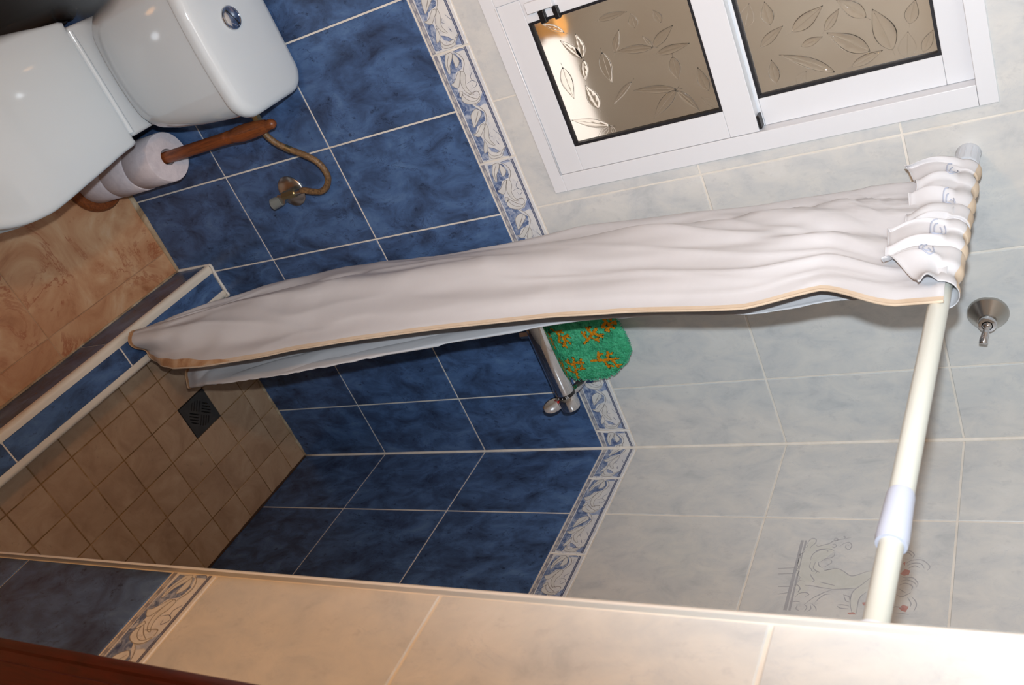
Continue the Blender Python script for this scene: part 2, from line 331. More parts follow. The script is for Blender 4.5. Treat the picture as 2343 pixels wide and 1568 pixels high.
ORN_LINE = [[(-0.2893,1.6027),(-0.4622,1.602)],[(-0.2898,1.6105),(-0.4626,1.6136)],[(-0.2891,1.6065),(-0.4633,1.6065)],[(-0.3602,1.6054),(-0.3643,1.5718)],[(-0.3746,1.6043),(-0.3779,1.5745)],[(-0.4067,1.6029),(-0.4088,1.5808)],[(-0.4213,1.602),(-0.4263,1.5843)],[(-0.3632,1.658),(-0.3569,1.6777),(-0.361,1.6902),(-0.3713,1.7036),(-0.3724,1.7108),(-0.3686,1.7196),(-0.3621,1.7304),(-0.3572,1.7437)],[(-0.4066,1.6805),(-0.4041,1.7012),(-0.4012,1.717)],[(-0.3912,1.6541),(-0.3949,1.6691),(-0.3977,1.6826)],[(-0.3632,1.6592),(-0.3612,1.6638),(-0.3599,1.6709)],[(-0.3732,1.7422),(-0.3917,1.7284),(-0.4067,1.7166),(-0.4209,1.7134),(-0.436,1.7143),(-0.4565,1.72)],[(-0.4079,1.7385),(-0.4194,1.7297),(-0.4348,1.7272),(-0.4572,1.728)],[(-0.3179,1.657),(-0.3137,1.6563),(-0.3117,1.646),(-0.3184,1.6345),(-0.3299,1.629),(-0.3401,1.6295)],[(-0.3139,1.6687),(-0.3092,1.6593),(-0.3104,1.6445),(-0.3158,1.6341)],[(-0.3172,1.6704),(-0.3257,1.6699),(-0.3311,1.6652),(-0.3351,1.6547),(-0.3422,1.6485)],[(-0.3425,1.6436),(-0.3524,1.6471),(-0.357,1.6534)],[(-0.3385,1.6541),(-0.3362,1.6647),(-0.3426,1.6682),(-0.3497,1.662),(-0.3551,1.6567)],[(-0.2994,1.6148),(-0.3045,1.617),(-0.31,1.6128),(-0.3169,1.614),(-0.3223,1.6112),(-0.326,1.6068),(-0.3328,1.6093),(-0.3382,1.6052),(-0.3449,1.6077),(-0.3518,1.6051),(-0.3582,1.6101),(-0.3668,1.6073),(-0.3681,1.6132),(-0.3766,1.611),(-0.3827,1.6171),(-0.3893,1.617),(-0.3917,1.6274)],[(-0.4045,1.6099),(-0.4016,1.6156),(-0.4099,1.622),(-0.4181,1.6199),(-0.4179,1.6223)],[(-0.3434,1.6301),(-0.3569,1.6299),(-0.3616,1.6344),(-0.3664,1.6365),(-0.3658,1.645),(-0.3725,1.6437)],[(-0.3429,1.6387),(-0.3564,1.6373),(-0.3628,1.6408),(-0.3687,1.6504)],[(-0.3732,1.634),(-0.3795,1.6375),(-0.3888,1.644),(-0.3923,1.6409)],[(-0.2994,1.6148),(-0.2886,1.618),(-0.283,1.6235),(-0.2862,1.6304),(-0.295,1.6306),(-0.3041,1.6245),(-0.3095,1.6229)],[(-0.3002,1.6328),(-0.3035,1.6371),(-0.2995,1.6465),(-0.2955,1.6559),(-0.2882,1.6635),(-0.2841,1.6753),(-0.278,1.6942)],[(-0.2864,1.6639),(-0.2811,1.6649),(-0.2817,1.6694),(-0.2861,1.6707),(-0.2879,1.6678)],[(-0.2769,1.6799),(-0.275,1.6815),(-0.2784,1.6836),(-0.2806,1.6817)],[(-0.2987,1.6626),(-0.2959,1.6659),(-0.3,1.6703),(-0.3053,1.6674),(-0.3021,1.6632)],[(-0.3014,1.6767),(-0.2942,1.683),(-0.2902,1.6922),(-0.2985,1.6983),(-0.309,1.6949),(-0.3042,1.6881),(-0.2973,1.6884),(-0.2988,1.6934)],[(-0.4013,1.6291),(-0.4017,1.6438),(-0.4039,1.6562),(-0.4066,1.6805)],[(-0.4295,1.6171),(-0.421,1.6229),(-0.4184,1.6346),(-0.4227,1.6401),(-0.428,1.6338)],[(-0.4424,1.6134),(-0.4402,1.6203),(-0.4411,1.6277)],[(-0.4449,1.6368),(-0.4298,1.6486),(-0.421,1.659),(-0.4158,1.6653),(-0.4084,1.6784)],[(-0.4385,1.6548),(-0.4287,1.6603),(-0.4202,1.6684),(-0.4179,1.6775)],[(-0.4476,1.6241),(-0.457,1.6234),(-0.4609,1.6301)],[(-0.445,1.6357),(-0.4521,1.6417),(-0.4616,1.6386)],[(-0.4455,1.6465),(-0.4545,1.6492),(-0.461,1.6445)],[(-0.4437,1.6497),(-0.4507,1.6569),(-0.4595,1.6595)],[(-0.4175,1.6996),(-0.4211,1.7106),(-0.4286,1.7127)],[(-0.4189,1.701),(-0.4307,1.7062),(-0.4332,1.7122)],[(-0.442,1.6917),(-0.4403,1.7018),(-0.4422,1.7135)],[(-0.4441,1.6931),(-0.448,1.6995),(-0.4482,1.7132)],[(-0.3071,1.7899),(-0.3057,1.8),(-0.3142,1.8087),(-0.3224,1.8071)],[(-0.3137,1.7894),(-0.3114,1.7994),(-0.3192,1.8057)],[(-0.3376,1.7962),(-0.3289,1.8055),(-0.3264,1.8209),(-0.3337,1.8314),(-0.3428,1.837),(-0.3509,1.8332)],[(-0.3422,1.7989),(-0.3351,1.8094),(-0.3359,1.8216),(-0.3465,1.828)],[(-0.3483,1.8017),(-0.3413,1.8121),(-0.3455,1.8202)],[(-0.3679,1.7924),(-0.3705,1.7993),(-0.3696,1.8113),(-0.3797,1.8198),(-0.3888,1.8206)],[(-0.3788,1.7924),(-0.3748,1.803),(-0.3815,1.8156),(-0.3904,1.8186)],[(-0.3881,1.7911),(-0.3828,1.8005),(-0.388,1.8118),(-0.3971,1.8116)],[(-0.4097,1.7877),(-0.4134,1.7968),(-0.4082,1.805),(-0.4031,1.811)],[(-0.3958,1.7907),(-0.4013,1.7978),(-0.4039,1.8024)],[(-0.412,1.8129),(-0.4217,1.8202),(-0.4317,1.8221),(-0.4436,1.8189)],[(-0.414,1.8066),(-0.4267,1.8132),(-0.4341,1.8127)],[(-0.4398,1.7843),(-0.4362,1.7904),(-0.4382,1.8003)],[(-0.4495,1.7896),(-0.4497,1.8014),(-0.4515,1.8122)]]
ORN_RED = [[(-0.3363,1.7916),(-0.3328,1.7958),(-0.3424,1.7955)],[(-0.3618,1.7896),(-0.3503,1.7963),(-0.3528,1.8054),(-0.3623,1.8041),(-0.366,1.7967)],[(-0.3525,1.742),(-0.3391,1.7485),(-0.3485,1.7531),(-0.3617,1.7477)],[(-0.4387,1.795),(-0.4308,1.8007),(-0.4343,1.8106),(-0.4463,1.8064),(-0.4441,1.7998)],[(-0.4573,1.7122),(-0.4548,1.722),(-0.4593,1.7283),(-0.4606,1.7161)],[(-0.4327,1.7337),(-0.4306,1.7402),(-0.4378,1.7434),(-0.4384,1.7367)]]
ORN_BODY = [[(-0.3569,1.6777),(-0.361,1.6902),(-0.3713,1.7036),(-0.3724,1.7108),(-0.3621,1.7304),(-0.3572,1.7437),(-0.3732,1.7422),(-0.3917,1.7284),(-0.4012,1.717),(-0.4041,1.7012),(-0.4066,1.6805),(-0.4039,1.6562),(-0.3922,1.6421),(-0.3725,1.6437),(-0.3632,1.658)],[(-0.2994,1.6148),(-0.283,1.6235),(-0.3002,1.6328),(-0.2955,1.6559),(-0.3139,1.6687),(-0.3351,1.6547),(-0.3425,1.6436),(-0.357,1.6534),(-0.3632,1.658),(-0.3725,1.6437),(-0.3924,1.6397),(-0.4187,1.6322),(-0.4295,1.6171),(-0.4166,1.6196),(-0.4045,1.6099),(-0.3925,1.6176),(-0.3668,1.6073),(-0.3449,1.6077)],[(-0.3732,1.7422),(-0.3917,1.7284),(-0.4067,1.7166),(-0.4209,1.7134),(-0.436,1.7143),(-0.4565,1.72),(-0.4572,1.728),(-0.4348,1.7272),(-0.4194,1.7297),(-0.4063,1.7394)]]
LEAVES_LOW = [(-0.94,1.3643,-0.9863,1.3684,0.0131),(-0.94,1.3643,-0.9833,1.3337,0.0105),(-0.9369,1.366,-0.8981,1.3556,0.0114),(-0.8402,1.3614,-0.8901,1.3515,0.016),(-0.9407,1.406,-0.8799,1.4048,0.0156),(-0.9327,1.4288,-0.9701,1.4516,0.0086),(-0.9241,1.5026,-0.9502,1.5489,0.0119),(-0.9241,1.5026,-0.9476,1.4897,0.0051),(-0.9225,1.5021,-0.9338,1.4311,0.0102),(-0.8976,1.532,-0.8545,1.5286,0.0144),(-0.8394,1.5203,-0.8566,1.44,0.0103),(-0.8378,1.5198,-0.7956,1.4613,0.0137),(-0.8358,1.5209,-0.79,1.5501,0.0094),(-0.8215,1.5766,-0.8672,1.5701,0.0136),(-0.8024,1.3715,-0.8314,1.2976,0.0116),(-0.7994,1.3684,-0.784,1.3371,0.0071),(-0.7999,1.3744,-0.7808,1.3751,0.0053),(-0.9947,1.348,-1.0209,1.3105,0.0079),(-0.9648,1.4816,-0.9908,1.482,0.0119),(-0.9605,1.5303,-0.9851,1.5232,0.0101),(-0.9965,1.4179,-0.9956,1.4767,0.0086),(-0.9345,1.3195,-0.8709,1.3195,0.016),(-0.8736,1.4424,-0.8397,1.3929,0.0069),(-0.8095,1.5628,-0.783,1.5856,0.0085),(-0.91,1.5049,-0.9122,1.5687,0.0102)]
LEAVES_UP = [(-0.8045,1.8804,-0.8784,1.863,0.0233),(-0.812,1.8472,-0.8604,1.7876,0.0197),(-0.7909,1.7868,-0.8445,1.7043,0.0127),(-0.7939,1.8143,-0.8084,1.8662,0.0108),(-0.8391,1.9128,-0.8741,1.9272,0.0142),(-0.7841,1.9005,-0.8277,1.908,0.0179),(-0.789,1.9246,-0.8206,1.9439,0.0107),(-0.868,1.852,-0.9084,1.8134,0.016),(-0.8644,1.7853,-0.8935,1.8148,0.0098),(-0.8775,1.7338,-0.9054,1.7912,0.0162),(-0.8658,1.6776,-0.8909,1.7224,0.0109),(-0.8492,1.7434,-0.8558,1.7802,0.009),(-0.8982,1.7028,-0.9383,1.7031,0.0144),(-0.7975,1.6875,-0.8398,1.6896,0.0128),(-0.9041,1.6588,-0.9426,1.6777,0.0163),(-0.7868,1.7221,-0.8048,1.7413,0.011)]

# ---------------------------------------------------------------- tiled surfaces
AX = {'back': (Vector((1, 0, 0)), Vector((0, 0, 1))), 'side': (Vector((0, -1, 0)), Vector((0, 0, 1))), 'floor': (Vector((1, 0, 0)), Vector((0, 1, 0)))}
TH = 0.0016
cache = {}
def tile_mesh(w, h, mat, th=TH, bev=0.0011):
    k = (round(w, 4), round(h, 4), mat.name)
    if k not in cache:
        bm = bmesh.new()
        box(bm, (-w / 2, -h / 2, -th), (w / 2, h / 2, 0))
        es = [e for e in bm.edges if all(abs(v.co.z) < 1e-7 for v in e.verts)]
        bmesh.ops.bevel(bm, geom=es, offset=bev, segments=1, affect='EDGES')
        me = mesh_of(bm, 'tile'); me.materials.append(mat); cache[k] = me
    return cache[k]

def lay(parent, ax, base, uj, vj, mat, gap=0.0040, hole=None, skip=None, name='tile'):
    """one tile object per cell of a joint grid; base = point of the face where u = v = 0"""
    u, v = AX[ax]; out = []
    for a, b in zip(uj, uj[1:]):
        for c, d in zip(vj, vj[1:]):
            lo = (min(a, b) + gap / 2, min(c, d) + gap / 2); hi = (max(a, b) - gap / 2, max(c, d) - gap / 2)
            if hi[0] - lo[0] < 0.006 or hi[1] - lo[1] < 0.006: continue
            if skip and skip(lo, hi): continue
            cu = (lo[0] + hi[0]) / 2; cv = (lo[1] + hi[1]) / 2
            org = Vector(base) + u * cu + v * cv
            if hole and lo[0] < hole[2] and hi[0] > hole[0] and lo[1] < hole[3] and hi[1] > hole[1]:
                us = sorted({lo[0], hi[0], *[x for x in (hole[0], hole[2]) if lo[0] < x < hi[0]]})
                vs = sorted({lo[1], hi[1], *[x for x in (hole[1], hole[3]) if lo[1] < x < hi[1]]})
                bm = bmesh.new(); vd = {}
                def vert(p, q):
                    if (p, q) not in vd: vd[(p, q)] = bm.verts.new((p - cu, q - cv, 0))
                    return vd[(p, q)]
                fs = []
                for p, q in zip(us, us[1:]):
                    for r, s in zip(vs, vs[1:]):
                        mu, mv = (p + q) / 2, (r + s) / 2
                        if hole[0] < mu < hole[2] and hole[1] < mv < hole[3]: continue
                        fs.append(bm.faces.new((vert(p, r), vert(q, r), vert(q, s), vert(p, s))))
                if not fs: bm.free(); continue
                if len(fs) > 1: bmesh.ops.dissolve_faces(bm, faces=fs)
                ex = bmesh.ops.extrude_face_region(bm, geom=list(bm.faces))
                for g in ex['geom']:
                    if isinstance(g, bmesh.types.BMVert): g.co.z = -TH
                bmesh.ops.recalc_face_normals(bm, faces=bm.faces)
                o = obj(name, bm, mat, parent)
            else:
                o = obj(name, tile_mesh(hi[0] - lo[0], hi[1] - lo[1], mat), None, parent)
            frame(o, org, u, v); out.append(o)
    return out

# border tile with its printed flower garland -------------------------------
BW, BH = 0.2390, 0.0885
def garland():
    bm = bmesh.new()
    q = lambda p: ((p[0] - 0.5) * BW, (p[1] - 0.5) * BH)
    for pl in MOTIF['blue']: flat_poly(bm, [q(p) for p in pl], 0.00012, 0)
    # left rim strip with a row of ovals
    flat_poly(bm, [q(p) for p in ((0.004, 0.02), (0.996, 0.02), (0.996, 0.112), (0.004, 0.112))], 0.00012, 5)
    for k, p in enumerate(MOTIF['oval']):
        c = q((p[0], 0.066)); a = 0.0085; b = 0.0030
        if abs(c[0]) > BW / 2 - a: continue
        flat_poly(bm, [(c[0] + a * math.cos(t * PI / 6), c[1] + b * math.sin(t * PI / 6)) for t in range(12)], 0.0002, 4)
    for pl in MOTIF['white']:
        pts = [q(p) for p in pl]
        flat_poly(bm, pts, 0.00024, 1)
        flat_line(bm, pts + [pts[0]], 0.0011, 0.00036, 2, 2, False)
    for pl in MOTIF['tip']:
        pts = [q(p) for p in pl]
        flat_poly(bm, pts, 0.00028, 3); flat_line(bm, pts[:len(pts) // 2 + 1], 0.0010, 0.00038, 6, 2)
    for pl in MOTIF['line']: flat_line(bm, [q(p) for p in pl], 0.0016, 0.0004, 2, 4)
    for pl in MOTIF['crack']: flat_line(bm, [q(p) for p in pl], 0.0009, 0.0004, 6, 3)
    for t, wd in ((0.868, 0.0016), (0.912, 0.0016)):
        flat_line(bm, [q((0.006, t)), q((0.994, t))], wd, 0.0003, 6, 2, False)
    flat_line(bm, [q((0.006, 0.89)), q((0.994, 0.89))], 0.0020, 0.00022, 5, 2, False)
    return bm
GM = [P_BLUE, P_WHITE, P_GREY, P_TIP, P_OVAL, P_RIM, P_DARK]
gar_full = mesh_of(garland(), 'garland')
for m in GM: gar_full.materials.append(m)

def border(parent, ax, base, uj, v0, v1):
    """uj: joints; the first and last tile may be cut, given as (lo, hi, full_lo)"""
    u, v = AX[ax]
    for lo, hi, full_lo in uj:
        a = lo + 0.0018; b = hi - 0.0018; cu = (a + b) / 2; cv = (v0 + v1) / 2
        t = obj('border_tile', tile_mesh(b - a, v1 - v0 - 0.0042, BORDER), None, parent)
        frame(t, Vector(base) + u * cu + v * cv, u, v)
        sh = full_lo + 0.1218 - cu
        if b - a > BW - 0.006 and abs(sh) < 0.004: obj('garland', gar_full, None, t)
        else:
            bm = bmesh.new(); bm.from_mesh(gar_full); bmesh.ops.translate(bm, verts=bm.verts, vec=(sh, 0, 0))
            for co, no in (((a - cu + 0.001, 0, 0), (-1, 0, 0)), ((b - cu - 0.001, 0, 0), (1, 0, 0))):
                bmesh.ops.bisect_plane(bm, geom=bm.verts[:] + bm.edges[:] + bm.faces[:], plane_co=co, plane_no=no, clear_outer=True)
            obj('garland', bm, GM, t)

ZR = [0.3323, 0.694, 1.057]; ZB = (1.057, 1.150); ZG = [1.150, 1.517, 1.874, 2.236, 2.55]
HOLE = (-1.113, 1.2075, -0.692, 2.0223)

# ---------------------------------------------------------------- back wall
bm = bmesh.new(); X0 = -2.05
box(bm, (X0, TH, -0.10), (0.10, 0.060, HOLE[1])); box(bm, (X0, TH, HOLE[3]), (0.10, 0.060, 2.55))
box(bm, (X0, TH, HOLE[1]), (HOLE[0], 0.060, HOLE[3])); box(bm, (HOLE[2], TH, HOLE[1]), (0.10, 0.060, HOLE[3]))
wall_back = obj('wall_back', bm, GROUT, kind='structure')
XJ = [-2.0, -1.872, -1.631, -1.390, -1.150, -0.910, -0.6688, -0.4245, -0.1806, 0.0]
lay(wall_back, 'back', (0, 0, 0), XJ, [-0.043] + ZR, BLUE)
lay(wall_back, 'back', (0, 0, 0), XJ, ZG, GRAY, hole=HOLE)
BJ = [-2.0, -1.758, -1.5145, -1.271, -1.0292, -0.790, -0.545, -0.300, -0.0557, 0.0]
border(wall_back, 'back', (0, 0, 0), [(a, b, a) for a, b in zip(BJ[1:], BJ[2:])], *ZB)

def bead(name, pts, rad, mat, parent, rough=0.35, n=7):
    p = catmull(pts, 10) if len(pts) > 2 else [Vector(pts[0]).lerp(Vector(pts[1]), i / 40) for i in range(41)]
    rs = [rad * (1 + rough * noise.noise(q * 31.0)) for q in p]
    return obj(name, newtube(p, rs, n), mat, parent, True)
bead('grout_bead', [(-0.001, -0.001, 0.004), (-0.001, -0.001, 2.53)], 0.0042, GROUT, wall_back)
bead('grout_bead', [(-0.59, -0.001, 0.001), (-0.002, -0.001, 0.001)], 0.0050, GROUT_OLD, wall_back, 0.8)
bead('grout_bead', [(-1.9, -0.001, -0.042), (-0.684, -0.001, -0.042)], 0.0085, GROUT_OLD, wall_back, 0.8)
bead('grout_bead', [(-0.693, -0.002, -0.040), (-0.6925, -0.002, 0.02), (-0.6925, -0.002, 0.086), (-0.688, -0.002, 0.0985), (-0.670, -0.002, 0.0965), (-0.640, -0.002, 0.0955), (-0.606, -0.002, 0.0965), (-0.591, -0.002, 0.0945), (-0.590, -0.002, 0.04)], 0.0042, GROUT, wall_back, 0.5)

# ---------------------------------------------------------------- shower side wall and partition
wall_right = obj('wall_right', newbox((TH, -1.06, -0.10), (0.10, TH, 2.55)), GROUT, kind='structure')
UJ = [0.0, 0.2284, 0.472, 0.7155, 0.959, 1.034]
lay(wall_right, 'side', (0, 0, 0), UJ, [0.0] + ZR, BLUE)
gray_b = lay(wall_right, 'side', (0, 0, 0), UJ, ZG, GRAY)
border(wall_right, 'side', (0, 0, 0), [(0.0, 0.1104, -0.1331), (0.1104, 0.3538, 0.1104), (0.3538, 0.5972, 0.3538), (0.5972, 0.8406, 0.5972), (0.8406, 1.034, 0.8406)], *ZB)
bead('grout_bead', [(-0.001, -1.03, 0.001), (-0.001, -0.002, 0.001)], 0.0042, M_OLD, wall_right, 0.9)

# printed ornament on one pale tile of the side wall (child of that tile)
host = None
for o in gray_b:
    p = o.location.copy()
    if -0.472 < p.y < -0.2284 and 1.517 < p.z < 1.874: host = o
hp = host.location.copy()
bm = bmesh.new(); q = lambda p: (-(p[0] - hp.y), p[1] - hp.z)
for pl in ORN_BODY: flat_poly(bm, [q(p) for p in pl], 0.0001, 0)
for pl in ORN_RED: flat_poly(bm, [q(p) for p in pl], 0.00016, 2)
for pl in ORN_LINE: flat_line(bm, [q(p) for p in pl], 0.0021, 0.0002, 1, 5)
for a, b in ((1.6027, 1.6075), (1.610, 1.6135)):
    flat_poly(bm, [q(p) for p in ((-0.289, a), (-0.462, a), (-0.462, b), (-0.289, b))], 0.00008, 1)
obj('ornament_print', bm, [O_BODY, O_LINE, O_RED], host)

wall_front = obj('wall_front', newbox((-0.684 + TH, -1.32, -0.10), (0.10, -1.034 - TH, 2.55)), GROUT, kind='structure')
base = (-0.684, 0, 0)
lay(wall_front, 'side', base, [1.042, 1.2835], [-0.043] + ZR, BLUE)
lay(wall_front, 'side', base, [1.042, 1.2835], ZG, GRAY)
border(wall_front, 'side', base, [(1.042, 1.2835, 1.042)], *ZB)
# rounded white corner trim
prof = [(-0.6835 + 0.0015 - 0.0085 * math.cos(t * PI / 12), -1.0420 + 0.0085 * math.sin(t * PI / 12) ) for t in range(0, 7)] + [(-0.6750, -1.0345), (-0.6750, -1.0420)]
bm = bmesh.new(); lo = [bm.verts.new((x, y, -0.04)) for x, y in prof]; hi = [bm.verts.new((x, y, 2.55)) for x, y in prof]
for i in range(len(prof)): bm.faces.new((lo[i], lo[(i + 1) % len(prof)], hi[(i + 1) % len(prof)], hi[i]))
bm.faces.new(lo); bm.faces.new(hi); bmesh.ops.recalc_face_normals(bm, faces=bm.faces)
smooth_angle(obj('corner_trim', bm, TRIM, wall_front))

# wooden door jamb beside the camera
jb = [(-0.684, -1.190), (-0.700, -1.190), (-0.7045, -1.1935), (-0.706, -1.199), (-0.706, -1.206), (-0.7035, -1.209), (-0.7035, -1.222), (-0.707, -1.226), (-0.707, -1.262), (-0.7035, -1.266), (-0.7035, -1.276), (-0.706, -1.279), (-0.706, -1.292), (-0.684, -1.292)]
bm = bmesh.new(); lo = [bm.verts.new((x, y, -0.043)) for x, y in jb]; hi = [bm.verts.new((x, y, 2.25)) for x, y in jb]
for i in range(len(jb)): bm.faces.new((lo[i], lo[(i + 1) % len(jb)], hi[(i + 1) % len(jb)], hi[i]))
bm.faces.new(lo); bm.faces.new(hi); bmesh.ops.recalc_face_normals(bm, faces=bm.faces)
smooth_angle(obj('trim_1', bm, JAMB, kind='structure', label='dark red varnished door casing with grooves at the room entrance'), 30)

wl_ = obj('wall_left', newbox((-2.10, -1.60, -0.10), (-2.0, 0.0, 2.55)), PLASTER, kind='structure')
obj('tile_cladding', newbox((-2.0, -1.60, -0.043), (-1.994, 0.0, 1.057)), BLUE, wl_)
bm = bmesh.new(); box(bm, (-2.10, -1.78, -0.10), (-1.78, -1.66, 2.55)); box(bm, (-1.78, -1.78, 2.28), (0.10, -1.66, 2.55)); box(bm, (-2.10, -2.90, -0.10), (0.10, -2.80, 2.55))
obj('wall_hall', bm, PLASTER, kind='structure')
obj('floor_hall', newbox((-2.10, -2.80, -0.12), (0.10, -1.60, -0.044)), FLOOR, kind='structure')
obj('ceiling', newbox((-2.10, -2.90, 2.55), (0.10, 0.06, 2.60)), PLASTER, kind='structure')

# ---------------------------------------------------------------- floors
floor = obj('floor', newbox((-2.0, -1.60, -0.12), (-0.690, 0.0, -0.043 - TH)), FLGROUT, kind='structure')
lay(floor, 'floor', (0, 0, -0.043), [-2.0, -1.956, -1.556, -1.156, -0.756, -0.690], [-1.60, -1.226, -0.826, -0.426, 0.0], FLOOR, gap=0.0022, name='floor_tile')
bm = bmesh.new()
for lo, hi in (((-0.594, -1.034, -0.10), (0.0, -0.2752, -TH)), ((-0.594, -0.1718, -0.10), (0.0, 0.0, -TH)), ((-0.594, -0.2752, -0.10), (-0.4044, -0.1718, -TH)), ((-0.3010, -0.2752, -0.10), (0.0, -0.1718, -TH))): box(bm, lo, hi)
shower_base = obj('floor_shower', bm, SHGROUT, kind='structure')
SX = [-0.594, -0.5032, -0.4032, -0.3020, -0.2015, -0.0966, 0.0]
SY = [-1.034, -0.98, -0.88, -0.779, -0.677, -0.580, -0.4795, -0.3755, -0.2735, -0.1735, -0.068, 0.0]
st = lay(shower_base, 'floor', (0, 0, 0), SX, SY, SHFLOOR, gap=0.0030, name='floor_tile', skip=lambda lo, hi: -0.41 < lo[0] < -0.39 and -0.28 < lo[1] < -0.26)
for o in st:
    o.rotation_euler.z += random.uniform(-0.006, 0.006); o.location.z += random.uniform(-0.0005, 0.0003)

# ---------------------------------------------------------------- shower kerb
kerb = empty('shower_kerb', (-0.64, -0.5, -0.043), kind='structure')
def kpart(name, bm, mat, smooth=False):
    o = obj(name, bm, mat, kerb, smooth); o.location = -Vector(kerb.location); return o
kpart('core', newbox((-0.6885, -1.034, -0.10), (-0.5955, -0.0005, 0.0885)), GROUT)
for lo, hi in ((-1.034, -0.7245), (-0.7205, -0.3625), (-0.3585, -0.004)):
    kpart('tile', newbox((-0.6675, lo, 0.088), (-0.6085, hi, 0.0902), 0.0008, 1), BLUE)
for lo, hi in ((-1.034, -0.736), (-0.732, -0.3745), (-0.3705, -0.004)):
    kpart('tile', newbox((-0.6905, lo, -0.043), (-0.6885, hi, 0.078), 0.0008, 1), BLUE)
kpart('tile', newbox((-0.5955, -1.034, 0.0), (-0.5935, -0.004, 0.078), 0.0008, 1), BLUE)
for cx, sgn in ((-0.6795, -1), (-0.6015, 1)):
    # quarter round nosing
    pr_ = [(cx - sgn * 0.0105, 0.0925), (cx, 0.0938)] + [(cx + sgn * 0.0115 * math.sin(t * PI / 10), 0.0823 + 0.0115 * math.cos(t * PI / 10)) for t in range(1, 6)] + [(cx + sgn * 0.0115, 0.077), (cx - sgn * 0.0105, 0.077)]
    bm = bmesh.new(); a = [bm.verts.new((x, -1.034, z)) for x, z in pr_]; b = [bm.verts.new((x, -0.003, z)) for x, z in pr_]
    for i in range(len(pr_)): bm.faces.new((a[i], a[(i + 1) % len(pr_)], b[(i + 1) % len(pr_)], b[i]))
    bm.faces.new(a); bm.faces.new(b); bmesh.ops.recalc_face_normals(bm, faces=bm.faces)
    smooth_angle(kpart('nosing', bm, CREAM))
p = [Vector((-0.6925, -1.03 + 1.02 * i / 40, -0.0425)) for i in range(41)]
kpart('grout_bead', newtube(p, [0.003 * (1 + 0.6 * noise.noise(a * 30)) for a in p], 6), GROUT_OLD, True)

# ---------------------------------------------------------------- floor drain
dr = empty('floor_drain', (-0.3527, -0.2235, 0.0), 'dark grey square floor drain with herringbone slots in the shower floor', 'drain')
obj('pan', newbox((-0.0500, -0.0500, -0.0500), (0.0500, 0.0500, -0.0300)), DARK, dr)
def grate():
    g = 0.0492; bm = bmesh.new()
    # slots as openings: fine cell grid, drop cells inside the slots
    slots = []
    for k in range(4):
        off = 0.0055 + 0.0078 * k; ln = (0.030, 0.031, 0.027, 0.019)[k]
        slots.append((1, off, ln)); slots.append((-1, off, ln))
    n = 76; s = 2 * g / n; vd = {}
    def inside(x, y):
        r = (x * math.cos(PI / 4) - y * math.sin(PI / 4), x * math.sin(PI / 4) + y * math.cos(PI / 4))
        if math.hypot(x, y) > 0.0385: return False
        X, Y = r
        # four quadrants, slots alternate direction
        if X > 0 and Y > 0: t, l = Y, X
        elif X < 0 and Y < 0: t, l = -Y, -X
        elif X > 0: t, l = X, -Y
        else: t, l = -X, Y
        return l > 0.0035 and l < 0.034 and (t - 0.0035) % 0.0082 < 0.0036 and t > 0.0035 and t < 0.034
    def V(i, j):
        if (i, j) not in vd: vd[(i, j)] = bm.verts.new((-g + i * s, -g + j * s, 0.0008))
        return vd[(i, j)]
    for i in range(n):
        for j in range(n):
            if not inside(-g + (i + 0.5) * s, -g + (j + 0.5) * s):
                bm.faces.new((V(i, j), V(i + 1, j), V(i + 1, j + 1), V(i, j + 1)))
    ex = bmesh.ops.extrude_face_region(bm, geom=list(bm.faces))
    for e in ex['geom']:
        if isinstance(e, bmesh.types.BMVert): e.co.z = -0.0052
    bmesh.ops.recalc_face_normals(bm, faces=bm.faces)
    return bm
obj('grate', grate(), DRAINM, dr)

# ---------------------------------------------------------------- window
win = empty('window_1', (-0.9, 0.0, 1.2075), kind='structure')
def wpart(name, bm, mat, smooth=False, parent=None):
    o = obj(name, bm, mat, parent or win, smooth)
    if parent is None: o.location = -Vector(win.location)
    return o
XL, XR, ZL, ZT = -1.113, -0.692, 1.2075, 2.0223
for lo, hi in (((XL, -0.004, ZL), (XR, 0.055, 1.2356)), ((XL, -0.004, 1.9938), (XR, 0.055, ZT)), ((-0.7280, -0.004, 1.2356), (XR, 0.055, 1.9934)), ((XL, -0.004, 1.2356), (-1.0765, 0.055, 1.9934))):
    wpart('outer_frame', newbox(lo, hi, 0.0012, 2), ALU)
wpart('frame_bead', newtube([(-1.076, -0.0035, 1.2352), (-0.729, -0.0035, 1.2352)], 0.0016, 10), ALU, True)
def ring(bm, x0, x1, z0, z1, wd, y0, y1):
    box(bm, (x0, y0, z0), (x1, y1, z0 + wd)); box(bm, (x0, y0, z1 - wd), (x1, y1, z1))
    box(bm, (x0, y0, z0 + wd), (x0 + wd, y1, z1 - wd)); box(bm, (x1 - wd, y0, z0 + wd), (x1, y1, z1 - wd)); return bm
# lower sash, in front
YS = -0.0015
for lo, hi in (((-1.0760, YS, 1.2362), (-0.7286, 0.021, 1.2866)), ((-0.7795, YS, 1.2869), (-0.7286, 0.021, 1.5926)), ((-1.0760, YS, 1.2869), (-1.0310, 0.021, 1.5926)), ((-1.0760, YS, 1.5929), (-0.7286, 0.021, 1.6465))):
    wpart('lower_sash', newbox(lo, hi, 0.0008, 1), ALU)
wpart('gasket', ring(bmesh.new(), -1.0310, -0.7795, 1.2866, 1.5929, 0.0052, 0.0005, 0.013), RUBBER)
wpart('glass_pane', newbox((-1.0262, 0.0055, 1.2915), (-0.7843, 0.0095, 1.5880)), GLASS)
